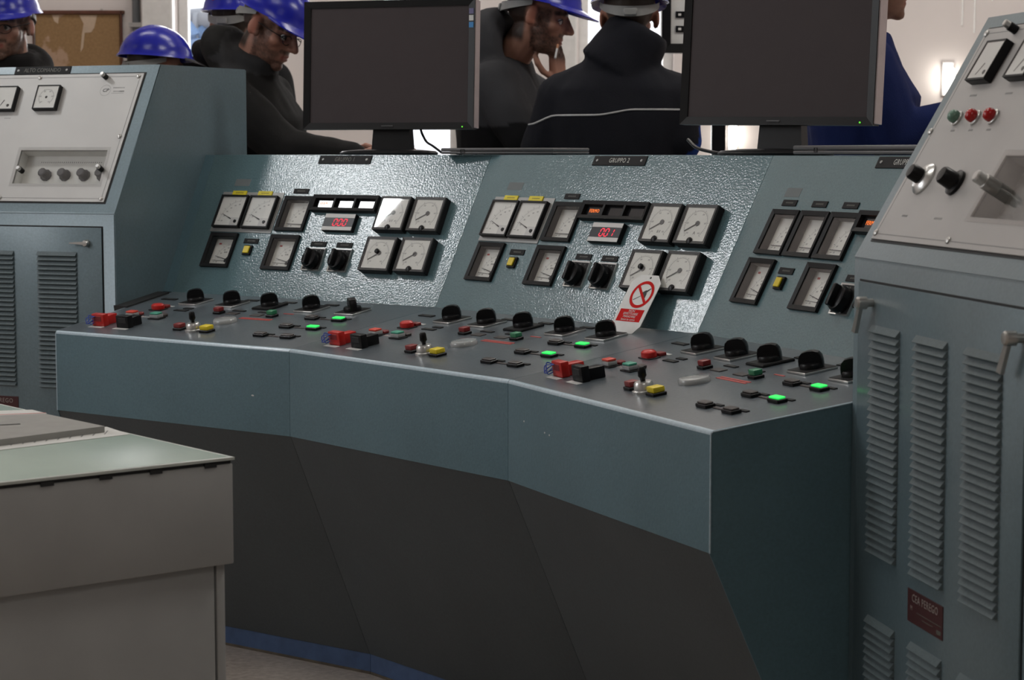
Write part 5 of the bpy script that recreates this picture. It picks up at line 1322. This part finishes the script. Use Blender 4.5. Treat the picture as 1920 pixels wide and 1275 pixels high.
        for k in (0.0, .004):
            R = [ring(bm, [hp_(i / seg, j / nr, k) for i in range(seg)]) for j in range(1, nr + 1)]; tp = bm.verts.new(hp_(0, 0, k))
            for i in range(seg): bm.faces.new((tp, R[0][i], R[0][(i + 1) % seg]))
            skin_rings(bm, R, caps=False)
            if k == 0: RO = R[-1]
            else: skin_rings(bm, [RO, R[-1]], caps=False)
        bm.transform(Mh); ht = link('hard_hat', bm_mesh(bm, 'hard_hat', 'hat', 50), mR, root, 'blue hard hat')
        bm = bm_new(); A, B = [], []
        for i in range(17):
            a = radians(18 + 144 * i / 16); f = sin((a - radians(18)) / radians(144) * pi) ** .6
            A.append((.117 * cos(a), .143 * sin(a) - .006, .041)); B.append(((.119 + .010 * f) * cos(a), .144 * sin(a) - .004 + .052 * f, .036 - .014 * f))
        top = [ring(bm, [(x, y, z + dz) for x, y, z in L_]) for dz in (.0035, 0) for L_ in (A, B)]
        for r0_, r1_ in ((0, 1), (1, 3), (3, 2), (2, 0)):
            for i in range(16): bm.faces.new((top[r0_][i], top[r0_][i + 1], top[r1_][i + 1], top[r1_][i]))
        bm.transform(Mh); link('peak', bm_mesh(bm, 'peak', 'hat_dark' if hat_dark_peak else 'hat', 50), mR, ht)
        bm = bm_new(); R = []
        for i in range(25):
            a = radians(185 + 170 * i / 24); f = sin((a - radians(185)) / radians(170) * pi)
            c = Vector((.086 * cos(a), .112 * sin(a) - .010, 0)); n = Vector((cos(a), sin(a), 0)); z0, z1 = .026 - .038 * f, .040 - .022 * f
            R.append(ring(bm, [c + n * d_ + Vector((0, 0, z)) for d_, z in ((0, z0), (.003, z0), (.003, z1), (0, z1))]))
        skin_rings(bm, R); bm.transform(Mh); link('nape_strap', bm_mesh(bm, 'nape_strap', 'strap', 50), mR, ht)
        bm = bm_new(); box(bm, -.020, .020, -.131, -.121, -.010, .013, .004); bm.transform(Mh); link('ratchet', bm_mesh(bm, 'ratchet', 'strap', 40), mR, ht)
        if spot:
            bm = bm_new(); cyl(bm, (0, 0), .012, .010, 0, .003, 16); bm.transform(Mh @ Matrix.Translation((-.03, -.121, .085)) @ Matrix.Rotation(radians(72), 4, 'X')); link('sticker', bm_mesh(bm, 'sticker', 'red'), mR, ht)
    return root

R_ = radians
# man seen from behind between the monitors
person('man in a dark navy jacket with pale piping, seen from behind between the monitors', (wpt(1158, 285, 6.0).x, 6.0), R_(-8), wpt(1180, 31, 6.02), (R_(6), R_(2), 0), 1.0,
       shoulders=wpt(1158, 146, 6.0), arms=((wpt(1014, 285, 6.05), wpt(1050, 330, 6.22)), (wpt(1274, 262, 5.95), wpt(1270, 310, 6.15))), jacket='elbow', col=(.012, .0125, .017), col2=(.010, .050, .26),
       collar='stand', piping=True, skin=(.40, .19, .13), hair=(.05, .04, .032), girth=1.0, collar_h=.150, collar_w=.010, slope=.075)
# bearded man in profile with a hand at his mouth
person('bearded man in a dark grey jacket, in profile with a hand raised to his mouth', (wpt(922, 285, 6.55).x, 6.58), R_(-100), wpt(1010, 30, 6.45), (R_(4), R_(13), 0), 1.02,
       shoulders=wpt(945, 146, 6.55), arms=((wpt(1075, 232, 6.80), wpt(1046, 152, 6.50)), (wpt(985, 262, 6.30), wpt(1035, 330, 6.40))), jacket='two_tone', col=(.042, .042, .046), col2=(.007, .007, .008),
       hood=True, collar='low', beard=.95, skin=(.33, .165, .115), hair=(.016, .011, .009), hands=(((-.05, -.25, .97), (-.75, .6, -.1), (-.6, -.75, .1)), None), curl=.34, voxel=.0045, hood_lift=.055)
# man with glasses leaning over, left of the first monitor
person('bearded man with glasses in a black jacket, leaning over left of the first monitor', (wpt(470, 285, 6.5).x, 6.55), R_(-108), wpt(508, 52, 6.4), (R_(-6), R_(26), R_(-4)), 1.0,
       shoulders=wpt(462, 160, 6.45), arms=((wpt(520, 285, 6.6), wpt(650, 310, 6.45)), (wpt(540, 283, 6.2), wpt(688, 296, 6.1))), col=(.012, .0115, .0115), col2=(.02, .02, .02),
       hood=True, collar='stand', beard=.85, skin=(.36, .175, .125), hair=(.020, .015, .012), glasses=True, voxel=.0045, collar_col=(.03, .03, .032), hood_lift=.03)
# man further back, from behind
person('man in black seen from behind, a red dot on his blue hat', (wpt(432, 285, 7.3).x, 7.3), R_(-14), wpt(441, 44, 7.3), (R_(0), 0, 0), 1.0, shoulders=wpt(425, 138, 7.3), col=(.009, .009, .010), hood=True, spot=True, voxel=.008)
# helmet above the left cabinet
person('person of whom only the shiny blue helmet shows above the left cabinet', (wpt(292, 285, 7.0).x, 7.0), R_(-40), wpt(293, 132, 7.0), (R_(-6), R_(4), 0), .93, shoulders=wpt(280, 240, 7.0), col=(.015, .015, .016), voxel=.008, hat_dark_peak=True)
# man at the left edge
person('bearded man facing the camera at the left edge, above the left cabinet', (wpt(18, 285, 7.0).x, 7.05), R_(168), wpt(14, 48, 7.0), (R_(0), R_(6), 0), 1.0, shoulders=wpt(22, 158, 7.05), col=(.011, .010, .010), hood=True, beard=.9, glasses=True, skin=(.34, .19, .14), voxel=.0055)
# man in the blue sweater at the right
person('man in a dark blue sweater reaching right behind the louvred cabinet', (wpt(1600, 285, 5.6).x, 5.62), R_(-92), wpt(1638, -42, 5.6), (0, R_(2), 0), 1.04,
       shoulders=wpt(1608, 108, 5.6), arms=((wpt(1660, 275, 5.8), wpt(1760, 250, 5.75)), (wpt(1684, 262, 5.42), wpt(1800, 205, 5.40))), col=(.007, .014, .070), collar='low', stubble=.6, skin=(.33, .17, .12), voxel=.007)

# cigarette at the bearded man's lips
q0, q1 = wpt(1046, 84, 6.40), wpt(1041, 109, 6.36)
ci = link('cigarette', None, Matrix.Translation(q1), None, 'thin pale cigarette hanging from the bearded man\'s lips', 'cigarette')
bm = bm_new(); tube(bm, [(0, 0, 0), tuple((q0 - q1) * .7)], .0036, 10); link('paper_tube', bm_mesh(bm, 'paper_tube', 'white', 50), WM[ci.name].copy(), ci)
bm = bm_new(); tube(bm, [tuple((q0 - q1) * .7), tuple(q0 - q1)], .0037, 10); link('filter', bm_mesh(bm, 'filter', plain('filter_tan', (.45, .22, .12), .7), 50), WM[ci.name].copy(), ci)
